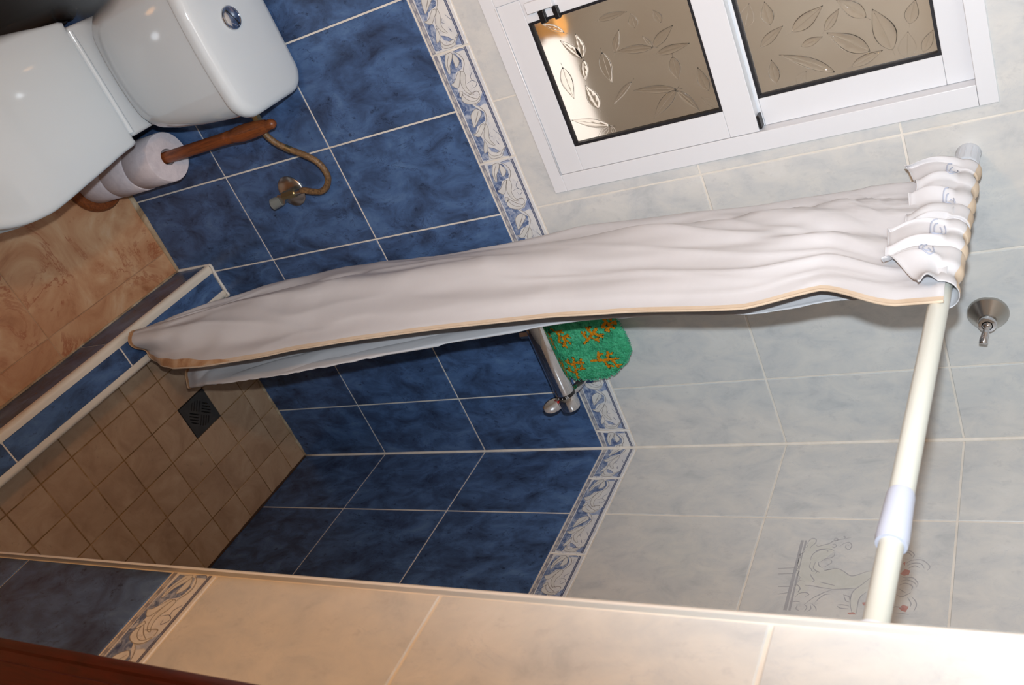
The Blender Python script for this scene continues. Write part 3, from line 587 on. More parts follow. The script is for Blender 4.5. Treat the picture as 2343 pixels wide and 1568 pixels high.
# upper sash, behind
Y2 = 0.0225
for lo, hi in (((-1.0760, Y2, 1.6300), (-0.7285, 0.045, 1.6520)), ((-0.7790, Y2, 1.6524), (-0.7285, 0.045, 1.9505)), ((-1.0760, Y2, 1.6524), (-1.0310, 0.045, 1.9505)), ((-1.0760, Y2, 1.9509), (-0.7285, 0.045, 1.9932))):
    wpart('upper_sash', newbox(lo, hi, 0.0008, 1), ALU)
wpart('gasket', ring(bmesh.new(), -1.0310, -0.7790, 1.6520, 1.9509, 0.0052, 0.0245, 0.037), RUBBER)
wpart('glass_pane', newbox((-1.0262, 0.0295, 1.6570), (-0.7838, 0.0335, 1.9460)), GLASS)
wpart('felt_stop', newbox((-0.7560, 0.001, 1.6467), (-0.7310, 0.020, 1.6515), 0.001, 1), BLACK)

def leaves(lst, y, x0, x1, z0, z1):
    bm = bmesh.new()
    for ax_, az, bx, bz, hw in lst:
        a = Vector((ax_, 0, az)); d = Vector((bx, 0, bz)) - a; L = d.length; d.normalize(); s = Vector((-d.z, 0, d.x))
        cv = random.uniform(-0.12, 0.12)
        def at(t, k):
            wv = hw * 0.85 * math.sin(PI * max(0.0, min(1.0, t)) ** 0.85) * (1 - 0.25 * t)
            return a + d * (L * t) + s * (k * wv + cv * L * t * (1 - t))
        R = 0.0007
        for k in (-1, 1): clipped_tube(bm, [at(i / 16, k) for i in range(17)], R, y, x0, x1, z0, z1)
        clipped_tube(bm, [a - d * L * 0.14 if i == 0 else at(i * 0.9 / 16, 0) for i in range(17)], R * 0.8, y, x0, x1, z0, z1)
        # the blade: a low cushion of glass with a groove on the midrib and soft ribs
        nt_, nk_ = 22, 12; F = []; Bk = []
        for i in range(nt_ + 1):
            t = 0.02 + 0.96 * i / nt_; F.append([]); Bk.append([])
            for k in range(nk_ + 1):
                kk = -1 + 2 * k / nk_; p = at(t, kk * 0.97)
                h = 0.0021 * math.sqrt(max(0.0, 1 - kk * kk)) * math.sin(PI * t) ** 0.5 * (1 - 0.55 * math.exp(-(kk / 0.16) ** 2)) * (1 + 0.22 * math.sin(26 * t - 5 * abs(kk)))
                F[-1].append((p.x, y - 0.0001 - h, p.z)); Bk[-1].append((p.x, y - 0.0001, p.z))
        if all(x0 < q[0] < x1 and z0 < q[2] < z1 for r_ in F for q in r_):
            vf = [[bm.verts.new(q) for q in r_] for r_ in F]; vb = [[bm.verts.new(q) for q in r_] for r_ in Bk]
            for i in range(nt_):
                for k in range(nk_):
                    bm.faces.new((vf[i][k], vf[i][k + 1], vf[i + 1][k + 1], vf[i + 1][k])); bm.faces.new((vb[i][k], vb[i + 1][k], vb[i + 1][k + 1], vb[i][k + 1]))
                for k in (0, nk_): bm.faces.new((vf[i][k], vf[i + 1][k], vb[i + 1][k], vb[i][k]))
            for i in (0, nt_):
                for k in range(nk_): bm.faces.new((vf[i][k], vf[i][k + 1], vb[i][k + 1], vb[i][k]))
    bmesh.ops.recalc_face_normals(bm, faces=bm.faces)
    return bm
def clipped_tube(bm, pts, r, y, x0, x1, z0, z1):
    run = []
    for p in pts + [None]:
        if p is not None and x0 < p.x < x1 and z0 < p.z < z1: run.append(Vector((p.x, y, p.z)))
        else:
            if len(run) > 2:
                m = len(run); tube(bm, run, [r * (0.45 + 0.55 * math.sin(PI * (i + 0.5) / m)) for i in range(m)], 6)
            run = []
panes = [o for o in bpy.data.objects if o.name.startswith('glass_pane')]
for pn, lst, y, rect in ((panes[0], LEAVES_LOW, 0.0055, (-1.0245, -0.786, 1.2935, 1.586)), (panes[1], LEAVES_UP, 0.0295, (-1.0245, -0.786, 1.659, 1.944))):
    obj('leaf_relief', leaves(lst, y, *rect), RELIEF, pn, True)

# latch on the lower sash
lt = wpart('latch', newbox((-1.0680, -0.0140, 1.2990), (-1.0480, YS, 1.3540), 0.0015, 2), ALU)
wpart('latch_foot', newbox((-1.0470, -0.0110, 1.3180), (-1.0235, YS, 1.3310), 0.002, 2), BLACK)
wpart('latch_foot', newbox((-1.0470, -0.0110, 1.3480), (-1.0235, YS, 1.3590), 0.002, 2), BLACK)
wpart('latch_screw', newbox((-1.0585, -0.0060, 1.2955), (-1.0525, YS, 1.2990)), BLACK)

# what shows through the frosted panes: the sill and the light shaft behind
obj('window_sill_outside', newbox((-1.45, 0.060, 1.13), (-0.40, 0.235, 1.236), 0.004, 2), SILLM, kind='structure')
bm = bmesh.new(); box(bm, (-1.9, 1.30, 0.0), (0.2, 1.36, 2.7)); box(bm, (-1.96, 0.06, 0.0), (-1.9, 1.36, 2.7)); box(bm, (0.2, 0.06, 0.0), (0.26, 1.36, 2.7))
obj('wall_shaft', bm, SHAFT, kind='structure')
pot = obj('clay_pot', lathe([(0.015, 0.0), (0.019, 0.02), (0.023, 0.044), (0.026, 0.046), (0.026, 0.054), (0.022, 0.054), (0.020, 0.042), (0.0, 0.038)], 24), OCHRE, None, True)
pot.location = (-0.990, 0.120, 1.236); tag(pot, 'blurred ochre pot behind the lower frosted pane on the outside sill', 'pot')

# ---------------------------------------------------------------- toilet
tl = empty('toilet', (-1.228, -0.35, -0.043), 'white porcelain toilet with closed lid and cistern against the blue tiles', 'toilet')
def tpart(name, bm, mat, smooth=True, parent=None):
    o = obj(name, bm, mat, parent or tl)
    if parent is None: o.location = -Vector(tl.location)
    return smooth_angle(o, 50) if smooth else o
TX = -1.228
HALF = [(0.0, -0.708), (0.045, -0.700), (0.088, -0.672), (0.120, -0.636), (0.146, -0.590), (0.163, -0.540), (0.170, -0.481), (0.167, -0.437), (0.160, -0.384), (0.151, -0.316), (0.143, -0.262), (0.139, -0.222)]
def outline(grow=0.0, rear=-0.213):
    r = [(x + grow * (1 if x > 0.01 else 0), y - (grow if y < -0.55 else 0)) for x, y in HALF]
    r = [tuple(v)[:2] for v in catmull([(x, y, 0) for x, y in r], 4)]
    rr = r + [(r[-1][0] - 0.004, rear + 0.001), (r[-1][0] - 0.012, rear)]
    l = [(-x * 1.03, y) for x, y in rr[1:]]
    return [(TX + x, y) for x, y in rr] + [(TX + x, y) for x, y in l[::-1]]
def loft(rows, cap0=True, cap1=True):
    bm = bmesh.new(); rings = [[bm.verts.new(p) for p in r] for r in rows]
    for a, b in zip(rings, rings[1:]):
        for i in range(len(a)): bm.faces.new((a[i], a[(i + 1) % len(a)], b[(i + 1) % len(a)], b[i]))
    if cap0: bm.faces.new(rings[0])
    if cap1: bm.faces.new(rings[-1])
    bmesh.ops.recalc_face_normals(bm, faces=bm.faces); return bm
def shrink(pts, d, z, c=(TX, -0.46)):
    out = []
    for x, y in pts:
        v = Vector((x - c[0], y - c[1])); L = v.length
        v = v * max(0.0, (L - d) / L); out.append((c[0] + v.x, c[1] + v.y, z))
    return out
o0 = outline()
rows = [shrink(o0, 0.010, 0.3665)] + [shrink(o0, 0.012 * (1 - math.sin(t)) , 0.3785 + 0.012 * (math.sin(t) if t < 0 else 0)) for t in (-0.8, -0.3, 0.0)]
rows += [shrink(o0, 0.014 * (1 - math.cos(t)), 0.378 + 0.0105 * math.sin(t)) for t in (0.4, 0.8, 1.2, 1.57)]
rows += [shrink(o0, 0.03, 0.3898), shrink(o0, 0.07, 0.3915), shrink(o0, 0.12, 0.3922)]
rows = [r for r in rows if True]
tpart('lid', loft([shrink(o0, 0.012, 0.3665), shrink(o0, 0.003, 0.3690), shrink(o0, 0.0, 0.3745)] + rows[4:]), LIDM)
o1 = outline(-0.004)
tpart('seat', loft([shrink(o1, 0.008, 0.344), shrink(o1, 0.001, 0.348), shrink(o1, 0.0, 0.358), shrink(o1, 0.004, 0.365)]), LIDM)
o2 = outline(0.004, -0.19)
bowl = [shrink(o2, 0.085, -0.043), shrink(o2, 0.09, 0.0), shrink(o2, 0.095, 0.08), shrink(o2, 0.075, 0.16), shrink(o2, 0.04, 0.24), shrink(o2, 0.012, 0.295), shrink(o2, 0.002, 0.315), shrink(o2, 0.002, 0.336), shrink(o2, 0.010, 0.343)]
tpart('bowl', loft(bowl), PORC)
tpart('rear_deck', newbox((TX - 0.128, -0.2105, 0.300), (TX + 0.122, -0.045, 0.3835), 0.008, 3), PORC)
tpart('pedestal', newbox((TX - 0.085, -0.30, -0.043), (TX + 0.085, -0.045, 0.302), 0.02, 3), PORC)
tpart('hinge', newtube([(TX - 0.118, -0.2120, 0.386), (TX + 0.112, -0.2120, 0.386)], 0.0062, 12), LIDM)
def rrect(hw, y0, y1, r, z, n=7, dome=0.0):
    """rounded rectangle ring; the front edge (y0) bows out by dome"""
    pts = []
    for cx, cy, a0 in ((TX + hw - r, y1 - r, 0), (TX - hw + r, y1 - r, PI / 2), (TX - hw + r, y0 + r, PI), (TX + hw - r, y0 + r, 1.5 * PI)):
        for k in range(n):
            a = a0 + k * PI / 2 / (n - 1); pts.append((cx + r * math.cos(a), cy + r * math.sin(a), z))
    # resample the front edge for a soft bow
    out = []
    for i, p in enumerate(pts):
        out.append(p)
        q = pts[(i + 1) % len(pts)]
        if abs(p[1] - q[1]) < 1e-6 and abs(p[0] - q[0]) > 0.05:
            for k in range(1, 10): out.append((p[0] + (q[0] - p[0]) * k / 10, p[1], z))
    mid = (y0 + y1) / 2
    return [(x, y - dome * max(0.0, 1 - ((x - TX) / hw) ** 2) if y < mid else y, zz) for x, y, zz in out]
body_rows = [rrect(0.098, -0.150, -0.040, 0.030, 0.394, dome=0.012), rrect(0.116, -0.168, -0.034, 0.040, 0.398, dome=0.014), rrect(0.128, -0.178, -0.030, 0.048, 0.408, dome=0.014), rrect(0.138, -0.188, -0.028, 0.050, 0.430, dome=0.014),
             rrect(0.148, -0.198, -0.026, 0.050, 0.490, dome=0.013), rrect(0.155, -0.208, -0.025, 0.048, 0.570, dome=0.012), rrect(0.160, -0.217, -0.025, 0.046, 0.660, dome=0.011), rrect(0.161, -0.220, -0.025, 0.045, 0.722, dome=0.010)]
tpart('cistern', loft(body_rows), PORC)
lid_rows = [rrect(0.160, -0.222, -0.024, 0.044, 0.7185, dome=0.012), rrect(0.1655, -0.229, -0.022, 0.046, 0.7200, dome=0.012), rrect(0.1665, -0.2305, -0.022, 0.046, 0.7240, dome=0.012), rrect(0.1665, -0.2305, -0.022, 0.046, 0.7345, dome=0.012),
            rrect(0.1645, -0.2285, -0.024, 0.046, 0.7420, dome=0.012), rrect(0.159, -0.223, -0.030, 0.044, 0.7478, dome=0.011), rrect(0.150, -0.214, -0.040, 0.040, 0.7500, dome=0.010), rrect(0.10, -0.17, -0.08, 0.03, 0.7515)]
tpart('cistern_lid', loft(lid_rows), PORC)
bt = tpart('flush_button', lathe([(0.0, 0.0), (0.0235, 0.0), (0.0240, 0.003), (0.0225, 0.0055), (0.0205, 0.0058), (0.0195, 0.0048), (0.019, 0.0062), (0.012, 0.0085), (0.0, 0.0092)], 36), CHROME)
bt.location = Vector((-1.245, -0.142, 0.7505)) - Vector(tl.location)
g = obj('button_split', newbox((-0.0185, -0.0006, 0.0052), (0.0185, 0.0006, 0.0094)), BLACK, bt)
g.rotation_euler.z = 0.5

# ---------------------------------------------------------------- water supply of the cistern
hs = empty('supply_hose', (-0.90, -0.04, 0.55), 'bronze braided water hose curving from the cistern to the wall valve', 'hose')
def hpart(name, bm, mat, root, smooth=True):
    o = obj(name, bm, mat, root); o.location = -Vector(root.location)
    return smooth_angle(o, 45) if smooth else o
hose = [(-1.010, -0.062, 0.597), (-0.998, -0.062, 0.597), (-0.985, -0.060, 0.600), (-0.965, -0.056, 0.611), (-0.945, -0.052, 0.632), (-0.918, -0.048, 0.668), (-0.893, -0.045, 0.688), (-0.862, -0.042, 0.690), (-0.840, -0.040, 0.673), (-0.829, -0.040, 0.648), (-0.834, -0.041, 0.622), (-0.841, -0.042, 0.603), (-0.842, -0.042, 0.592)]
hpart('hose', newtube(catmull(hose, 8), 0.0072, 14), HOSE, hs)
hpart('ferrule', newtube([(-0.952, -0.0533, 0.624), (-0.942, -0.0515, 0.635)], 0.0080, 14), BRASS, hs)
hpart('cistern_nut', newtube([(-1.040, -0.062, 0.597), (-1.026, -0.062, 0.597)], 0.0105, 6), BRASS, hs, False)
hpart('plastic_thread', newtube([(-1.068, -0.062, 0.597), (-1.040, -0.062, 0.597)], 0.0085, 14), CAPM, hs)
hpart('crimp', newtube([(-1.026, -0.062, 0.597), (-1.006, -0.062, 0.597)], 0.0080, 14), STEEL, hs)

va = empty('angle_valve', (-0.835, 0.0, 0.520), 'chrome angle valve with round rosette on the blue wall under the hose', 'valve')
o = obj('rosette', lathe([(0.0395, 0.0), (0.0395, 0.0025), (0.036, 0.0060), (0.020, 0.0100), (0.012, 0.0112), (0.0, 0.0112)], 40, '-y'), STEEL, va); smooth_angle(o)
o = obj('valve_body', lathe([(0.0090, 0.010), (0.0090, 0.032), (0.0125, 0.034), (0.0125, 0.046), (0.0, 0.046)], 24, '-y'), STEEL, va); smooth_angle(o)
o = obj('valve_handle', newtube([(0.004, -0.040, -0.006), (0.006, -0.046, -0.030)], [0.0125, 0.0145], 20), HANDLE, va); smooth_angle(o)
o = obj('valve_nut', newtube([(-0.006, -0.041, 0.010), (-0.0065, -0.042, 0.052)], 0.0100, 6), BRASS, va)
o = obj('outlet_neck', newtube([(-0.0065, -0.042, 0.050), (-0.007, -0.042, 0.074)], 0.0068, 14), STEEL, va); smooth_angle(o)

# ---------------------------------------------------------------- paper roll stand
RX, RY = -1.0155, -0.0785
rs_ = empty('paper_roll_stand', (RX, RY, -0.043), 'turned wooden paper roll stand on the floor beside the toilet', 'roll stand')
o = obj('base', lathe([(0.0, 0.0), (0.078, 0.0), (0.081, 0.005), (0.081, 0.013), (0.076, 0.020), (0.0, 0.021)], 40), WOOD, rs_); smooth_angle(o)
pz = [(0.0145, 0.02), (0.0145, 0.540), (0.0155, 0.548), (0.0135, 0.551), (0.0155, 0.556), (0.0135, 0.560), (0.0160, 0.566), (0.0185, 0.590), (0.0185, 0.618), (0.0165, 0.652), (0.0135, 0.672), (0.0105, 0.678), (0.0115, 0.684), (0.0110, 0.692), (0.0070, 0.699), (0.0, 0.701)]
o = obj('pole', lathe(pz, 28), WOOD, rs_); smooth_angle(o, 60)
roll_me = None
for k, lab in enumerate(('white paper roll lowest on the wooden stand', 'white paper roll in the middle of the wooden stand', 'white paper roll on top of the stack on the wooden stand')):
    if roll_me is None:
        prof = [(0.0200, 0.001), (0.0590, 0.001), (0.0605, 0.003), (0.0605, 0.0985), (0.0590, 0.1005), (0.0200, 0.1005), (0.0200, 0.001)]
        bm = bmesh.new(); n = 48; rings = []
        for r, h in prof[:-1]: rings.append([bm.verts.new((r * math.cos(2 * PI * i / n) * (1 + 0.006 * math.sin(5 * i * 2 * PI / n)), r * math.sin(2 * PI * i / n), h)) for i in range(n)])
        for a, b in zip(rings, rings[1:] + rings[:1]):
            for i in range(n): bm.faces.new((a[i], a[(i + 1) % n], b[(i + 1) % n], b[i]))
        bmesh.ops.recalc_face_normals(bm, faces=bm.faces)
        roll_me = mesh_of(bm, 'toilet_roll')
        r = obj('toilet_roll', roll_me, PAPER); smooth_angle(r, 50)
        first = r
    else:
        r = first.copy(); C.objects.link(r)
    r.location = (RX + (0.0, 0.001, -0.0005)[k], RY + (0, -0.0005, 0.001)[k], -0.0225 + 0.1008 * k); r.rotation_euler.z = k * 1.1
    tag(r, lab, 'paper roll', 'paper rolls on the stand')
fp = obj('loose_end', newbox((-0.0004, -0.004, 0.082), (0.0004, 0.012, 0.1003)), PAPER, r); fp.location = (0.0419, -0.0453, 0); fp.rotation_euler.z = 2.35

# black toilet brush behind the toilet
tb = empty('toilet_brush', (-1.392, -0.048, -0.043), 'slim black toilet brush holder behind the toilet at the blue wall', 'toilet brush')
o = obj('holder', lathe([(0.0, 0.0), (0.030, 0.0), (0.031, 0.004), (0.027, 0.015), (0.024, 0.20), (0.022, 0.215), (0.0, 0.215)], 28), BLACK, tb); smooth_angle(o)
o = obj('handle', newtube([(0, 0, 0.21), (0.003, 0.0, 0.245), (0.004, 0.0, 0.262)], [0.016, 0.018, 0.012], 18), BLACK, tb); smooth_angle(o)

# ---------------------------------------------------------------- shower curtain rod
def rod_pt(y): return Vector((-0.613, y, 1.967 + 0.031 * y))
rod = empty('curtain_rod', (-0.613, -0.5, 1.95), 'ivory telescopic curtain rod spanning the shower from wall to partition', 'curtain rod')
def rpart(name, bm, mat):
    o = obj(name, bm, mat, rod); o.location = -Vector(rod.location); return smooth_angle(o, 50)
rpart('wall_cap', newtube([rod_pt(0.0), rod_pt(-0.002), rod_pt(-0.006), rod_pt(-0.050)], [0.0190, 0.0195, 0.0180, 0.0180], 28), CAPM)
for k in range(12):
    a = 2 * PI * k / 12; of = Vector((math.cos(a), 0, math.sin(a))) * 0.0178
    rpart('cap_rib', newtube([rod_pt(-0.010) + of, rod_pt(-0.049) + of], 0.0010, 6), CAPM)
rpart('wide_tube', newtube([rod_pt(-0.045), rod_pt(-0.84)], 0.0128, 28), RODM)
rpart('collar', newtube([rod_pt(-0.808), rod_pt(-0.812), rod_pt(-0.846), rod_pt(-0.872), rod_pt(-0.880)], [0.0130, 0.0140, 0.0150, 0.0160, 0.0150], 28), COLLAR)
rpart('narrow_tube', newtube([rod_pt(-0.84), rod_pt(-1.0)], 0.0118, 28), RODM)
rpart('wall_cap', newtube([rod_pt(-0.985), rod_pt(-1.020), rod_pt(-1.034)], [0.0160, 0.0165, 0.0185], 28), CAPM)

# ---------------------------------------------------------------- shower curtain
ct = empty('shower_curtain', (-0.613, -0.2, 1.2), 'white gathered fabric shower curtain with beige edge hanging from the rod into the shower', 'curtain')
def cpart(name, bm, mat, parent=None):
    o = obj(name, bm, mat, parent or ct, True)
    if parent is None: o.location = -Vector(ct.location)
    return o
# z : (Hx,Hy)  (Mx,My front bulge)  (Ux,Uy)  (Bx,By)  (Lx,Ly)  (Ex,Ey)
CT = [
 (1.962, -0.628, -0.470, -0.630, -0.27, -0.627, -0.085, -0.598, -0.20, -0.598, -0.41, -0.596, -0.25),
 (1.900, -0.618, -0.452, -0.634, -0.28, -0.625, -0.095, -0.596, -0.20, -0.592, -0.39, -0.590, -0.22),
 (1.793, -0.616, -0.386, -0.642, -0.26, -0.628, -0.100, -0.585, -0.18, -0.572, -0.352, -0.575, -0.18),
 (1.680, -0.612, -0.408, -0.650, -0.25, -0.624, -0.085, -0.575, -0.17, -0.555, -0.338, -0.560, -0.16),
 (1.447, -0.612, -0.376, -0.655, -0.22, -0.620, -0.060, -0.565, -0.15, -0.545, -0.288, -0.555, -0.14),
 (1.312, -0.612, -0.364, -0.656, -0.21, -0.617, -0.050, -0.560, -0.15, -0.540, -0.270, -0.552, -0.13),
 (1.064, -0.612, -0.360, -0.656, -0.20, -0.614, -0.044, -0.556, -0.15, -0.540, -0.297, -0.552, -0.14),
 (0.874, -0.612, -0.364, -0.654, -0.20, -0.612, -0.042, -0.556, -0.16, -0.540, -0.320, -0.552, -0.15),
 (0.700, -0.613, -0.376, -0.655, -0.20, -0.612, -0.018, -0.556, -0.18, -0.540, -0.344, -0.552, -0.17),
 (0.572, -0.614, -0.395, -0.660, -0.21, -0.612, -0.012, -0.556, -0.20, -0.540, -0.362, -0.550, -0.20),
 (0.400, -0.612, -0.402, -0.668, -0.25, -0.620, -0.052, -0.560, -0.24, -0.536, -0.366, -0.545, -0.24),
 (0.285, -0.609, -0.392, -0.674, -0.30, -0.644, -0.146, -0.570, -0.28, -0.528, -0.352, -0.538, -0.25),
 (0.215, -0.606, -0.372, -0.682, -0.325, -0.662, -0.240, -0.576, -0.29, -0.516, -0.338, -0.530, -0.25),
 (0.130, -0.604, -0.335, -0.684, -0.345, -0.678, -0.306, -0.580, -0.275, -0.502, -0.318, -0.520, -0.24),
]
def section(z):
    r = lerp_table(CT, z); pts = [Vector((r[i], r[i + 1], 0)) for i in range(0, 12, 2)]
    return pts
NS = 168
def curve_pts(pts, n):
    """even samples along the smooth closed-hook section"""
    d = catmull(pts, 24); L = [0.0]
    for a, b in zip(d, d[1:]): L.append(L[-1] + (b - a).length)
    out = []; j = 0
    for i in range(n + 1):
        t = L[-1] * i / n
        while j < len(L) - 2 and L[j + 1] < t: j += 1
        k = (t - L[j]) / max(1e-9, L[j + 1] - L[j]); out.append(d[j].lerp(d[j + 1], k))
    return out
NT = 150
def smooth01(x): x = max(0.0, min(1.0, x)); return x * x * (3 - 2 * x)
rowsC = []
for j in range(NT + 1):
    f = j / NT; z_ = 1.962 - (1.962 - 0.130) * f
    base_ = curve_pts(section(z_), NS); row = []
    top = smooth01((z_ - 1.25) / 0.62)
    for i, p in enumerate(base_):
        s = i / NS
        t = base_[min(i + 1, NS)] - base_[max(i - 1, 0)]; t.normalize(); nr = Vector((-t.y, t.x, 0))
        edge = min(1.0, s * 14, (1 - s) * 14 + 0.2) * (1 - 0.85 * math.exp(-((s - 0.80) / 0.07) ** 2))
        # pleats that fan out of the gathered header
        pl = 0.0056 * top * (0.35 + 1.3 * abs(noise.noise(Vector((s * 9.0, 0.4, z_ * 0.8))))) * (math.sin(s * 2 * PI * 13 + 1.2 * math.sin(z_ * 5)) + 0.5 * math.sin(s * 2 * PI * 21 + 2 * z_))
        pl *= 0.55
        # creases that fan out from the lower tip of the header
        fa = (s - 0.085) / (2.02 - z_); tri = lambda x: 1 - abs(2 * (x - math.floor(x)) - 1)
        pl += 0.0080 * smooth01((z_ - 1.05) / 0.55) * smooth01((0.42 - s) / 0.08) * (0.12 + 0.88 * smooth01((1.93 - z_) / 0.16)) * (tri(fa * 3.1 + 0.35) ** 2 + 0.55 * tri(fa * 6.7 + 0.1 + 0.3 * math.sin(z_ * 4)) ** 3 - 0.6)
        # long soft folds
        lo_ = 0.0060 * (1 - 0.5 * top) * math.sin(s * 2 * PI * 4.5 + 0.9 + 2.1 * (1.2 - z_)) + 0.0035 * math.sin(s * 2 * PI * 8 + 3.4 * z_)
        # crumples, stronger low down
        q_ = Vector((s * 7.0, z_ * 2.6 + s * 2.2, 0.3)); cr = (0.0035 + 0.0055 * smooth01((1.0 - z_) / 0.5) * smooth01((z_ - 0.15) / 0.2)) * (noise.noise(q_) - abs(noise.noise(q_ * 2.1)) * 1.1)
        rd_ = 1 - min(1.0, abs(noise.noise(Vector((s * 6.0 + z_ * 1.6, z_ * 1.5 - s * 3.0, 5.2)))) * 3.2); cr += 0.0042 * rd_ ** 3 * (1 - 0.75 * top)
        d = (pl + lo_ + cr) * edge
        v = p + nr * d
        # the hem keeps its lower edge: front tip low over the kerb, inner fold higher
        zb = z_
        low = smooth01((0.42 - z_) / 0.29)
        lift = lerp_table([(1.0, 0.055), (0.78, 0.045), (0.66, 0.05), (0.45, 0.0), (0.36, -0.014), (0.28, -0.012), (0.14, 0.0), (0.0, 0.015)], s)[0]
        zb += low * lift
        row.append(Vector((v.x, min(v.y, -0.004), zb)))
    rowsC.append(row)
def sheet(rows):
    bm = bmesh.new(); V = [[bm.verts.new(p) for p in r] for r in rows]
    for a, b in zip(V, V[1:]):
        for i in range(len(a) - 1): bm.faces.new((a[i], a[i + 1], b[i + 1], b[i]))
    bmesh.ops.recalc_face_normals(bm, faces=bm.faces); return bm
def thick(o, t):
    md = o.modifiers.new('thickness', 'SOLIDIFY'); md.thickness = t; md.offset = 0; return o
panel = thick(cpart('panel', sheet(rowsC), CLOTH), 0.0006)
# beige edge binding along the free front edge, brown one along the bottom
def along(i0, i1, j): return [rowsC[j][i] for i in range(i0, i1)]
def nrm_at(j, i):
    t = rowsC[j][min(i + 1, NS)] - rowsC[j][max(i - 1, 0)]; t.z = 0; t.normalize(); return Vector((-t.y, t.x, 0))
def strip(i0, i1, j0, j1, off):
    rows = []
    for j in range(j0, j1): rows.append([rowsC[j][i] + nrm_at(j, i) * off for i in range(i0, i1)])
    return sheet(rows)
bm = bmesh.new()
for off in (0.0009, -0.0009):
    b2 = strip(0, 3, 0, NT + 1, off); me = mesh_of(b2, 'tmp'); bm.from_mesh(me); bpy.data.meshes.remove(me)
tube(bm, [rowsC[j][0] for j in range(0, NT + 1)], 0.0022, 6)
cpart('edge_binding', bm, HEMM, panel)['label'] = 'beige edge binding'
bm = bmesh.new()
for off in (0.0009, -0.0009):
    b2 = strip(0, NS + 1, NT - 1, NT + 1, off); me = mesh_of(b2, 'tmp'); bm.from_mesh(me); bpy.data.meshes.remove(me)
tube(bm, rowsC[NT], 0.0022, 6)
o = cpart('bottom_hem', bm, STAIN, panel); o['label'] = 'brown stained bottom hem'
bm = bmesh.new()
for off in (0.0011, -0.0011):
    rows = []
    for j in range(NT - 30, NT + 1):
        f_ = (j - NT + 30) / 30; im = 1 + 8 * f_ ** 0.8 * (1 + 0.25 * noise.noise(Vector((f_ * 5, off * 500, 0)))); row = []
        for k in range(7):
            x_ = im * k / 6; i0 = int(x_); row.append(rowsC[j][i0].lerp(rowsC[j][i0 + 1], x_ - i0) + nrm_at(j, i0 + 1) * off)
        rows.append(row)
    me = mesh_of(sheet(rows), 'tmp'); bm.from_mesh(me); bpy.data.meshes.remove(me)
o = cpart('stained_corner', bm, STAIN, panel); o['label'] = 'brown stained lower corner'

# gathered rod pocket with hanging header
HN, HT = 220, 26
def header(sy, k):
    """sy 0..1 along the rod from the wall, k 0..1 around: back -> top -> front -> lower front edge"""
    y = -0.074 - 0.354 * sy; c = rod_pt(y)
    ph = sy * 2 * PI * 7.5 + 1.1 * math.sin(sy * 11.0) + 0.5 * math.sin(sy * 23.0 + 1)
    rip = 0.5 + 0.5 * math.sin(ph + 0.6 * math.sin(ph * 0.37 + 1)) ; rip2 = 0.5 + 0.5 * math.sin(ph * 1.7 + 1.3)
    R = 0.0165 + 0.0055 * rip + 0.0025 * rip2
    if k < 0.55:
        a = -0.5 + (PI + 0.55) * (k / 0.55)          # angle: 0 = behind (+x), pi = front (-x)
        p = Vector((math.cos(a) * R, 0, math.sin(a) * R))
        yoff = 0.006 * math.sin(ph + 2.2)
        return c + p + Vector((0, yoff, 0))
    t = (k - 0.55) / 0.45
    a = PI + 0.05
    top = Vector((math.cos(a) * R, 0, math.sin(a) * R))
    ln = 0.068 + 0.012 * math.sin(sy * 2 * PI * 1.2 + 2.6) + 0.006 * math.sin(ph * 0.5 + 0.7) - 0.036 * smooth01((sy - 0.70) / 0.30)
    slant = -0.016 * t + 0.012 * t * math.sin(ph * 0.5)
    mid_ = math.exp(-((sy - 0.52) / 0.24) ** 2)
    bulge = 0.010 * math.sin(PI * min(1, t * 1.1)) + (0.012 - 0.009 * mid_) * t + (0.0065 * rip + 0.003 * rip2 - 0.004) * (1 - 0.35 * t)
    return c + top + Vector((-bulge, slant - 0.0045 * math.sin(ph * 1.0 + 2 * t), -ln * t))
hr = [[header(i / HN, k / HT) for i in range(HN + 1)] for k in range(HT + 1)]
hd = thick(cpart('header', sheet(hr), CLOTH), 0.0008)
bm = bmesh.new(); tube(bm, hr[HT], 0.0011, 6); cpart('header_edge', bm, CLOTH, hd)
b2 = sheet([[p + Vector((0, 0, 0.0009)) for p in hr[k]] for k in range(6, 11)])
cpart('yellowed_top', b2, HEMM, hd)
bm = bmesh.new()
for sy, k in ((0.80, 0.66), (0.62, 0.62), (0.36, 0.60), (0.10, 0.62)):
    for ring_ in ((0.055, 0.055, 5.4), (0.026, 0.028, 5.8)):
        pts = []
        for q in range(19):
            a = q / 18 * ring_[2]; pts.append(header(min(0.995, max(0.005, sy - ring_[0] * math.cos(a) + 0.018 * q / 18)), k + ring_[1] * math.sin(a)) + Vector((-0.0014, -0.0004, 0.0002)))
        tube(bm, pts, 0.0009, 5)
cpart('scroll_print', bm, CPRINT, hd)['kind'] = 'stuff'
# faint printed flowers beside the folded edge of the panel
bm = bmesh.new()
def onpanel(s, z_):
    j = max(0, min(NT, int(round((1.962 - z_) / 1.832 * NT)))); i = int(round(s * NS)); return rowsC[j][i] - nrm_at(j, i) * 0.0012
for s0, zc in ((0.285, 1.27), (0.295, 1.225), (0.280, 1.175)):
    for k in range(9):
        a = 2 * PI * k / 9
        tube(bm, [onpanel(s0 + 0.004 * math.cos(a), zc + 0.006 * math.sin(a)), onpanel(s0 + 0.016 * math.cos(a), zc + 0.026 * math.sin(a))], 0.0010, 4)
cpart('flower_print', bm, CPRINT, panel)['kind'] = 'stuff'

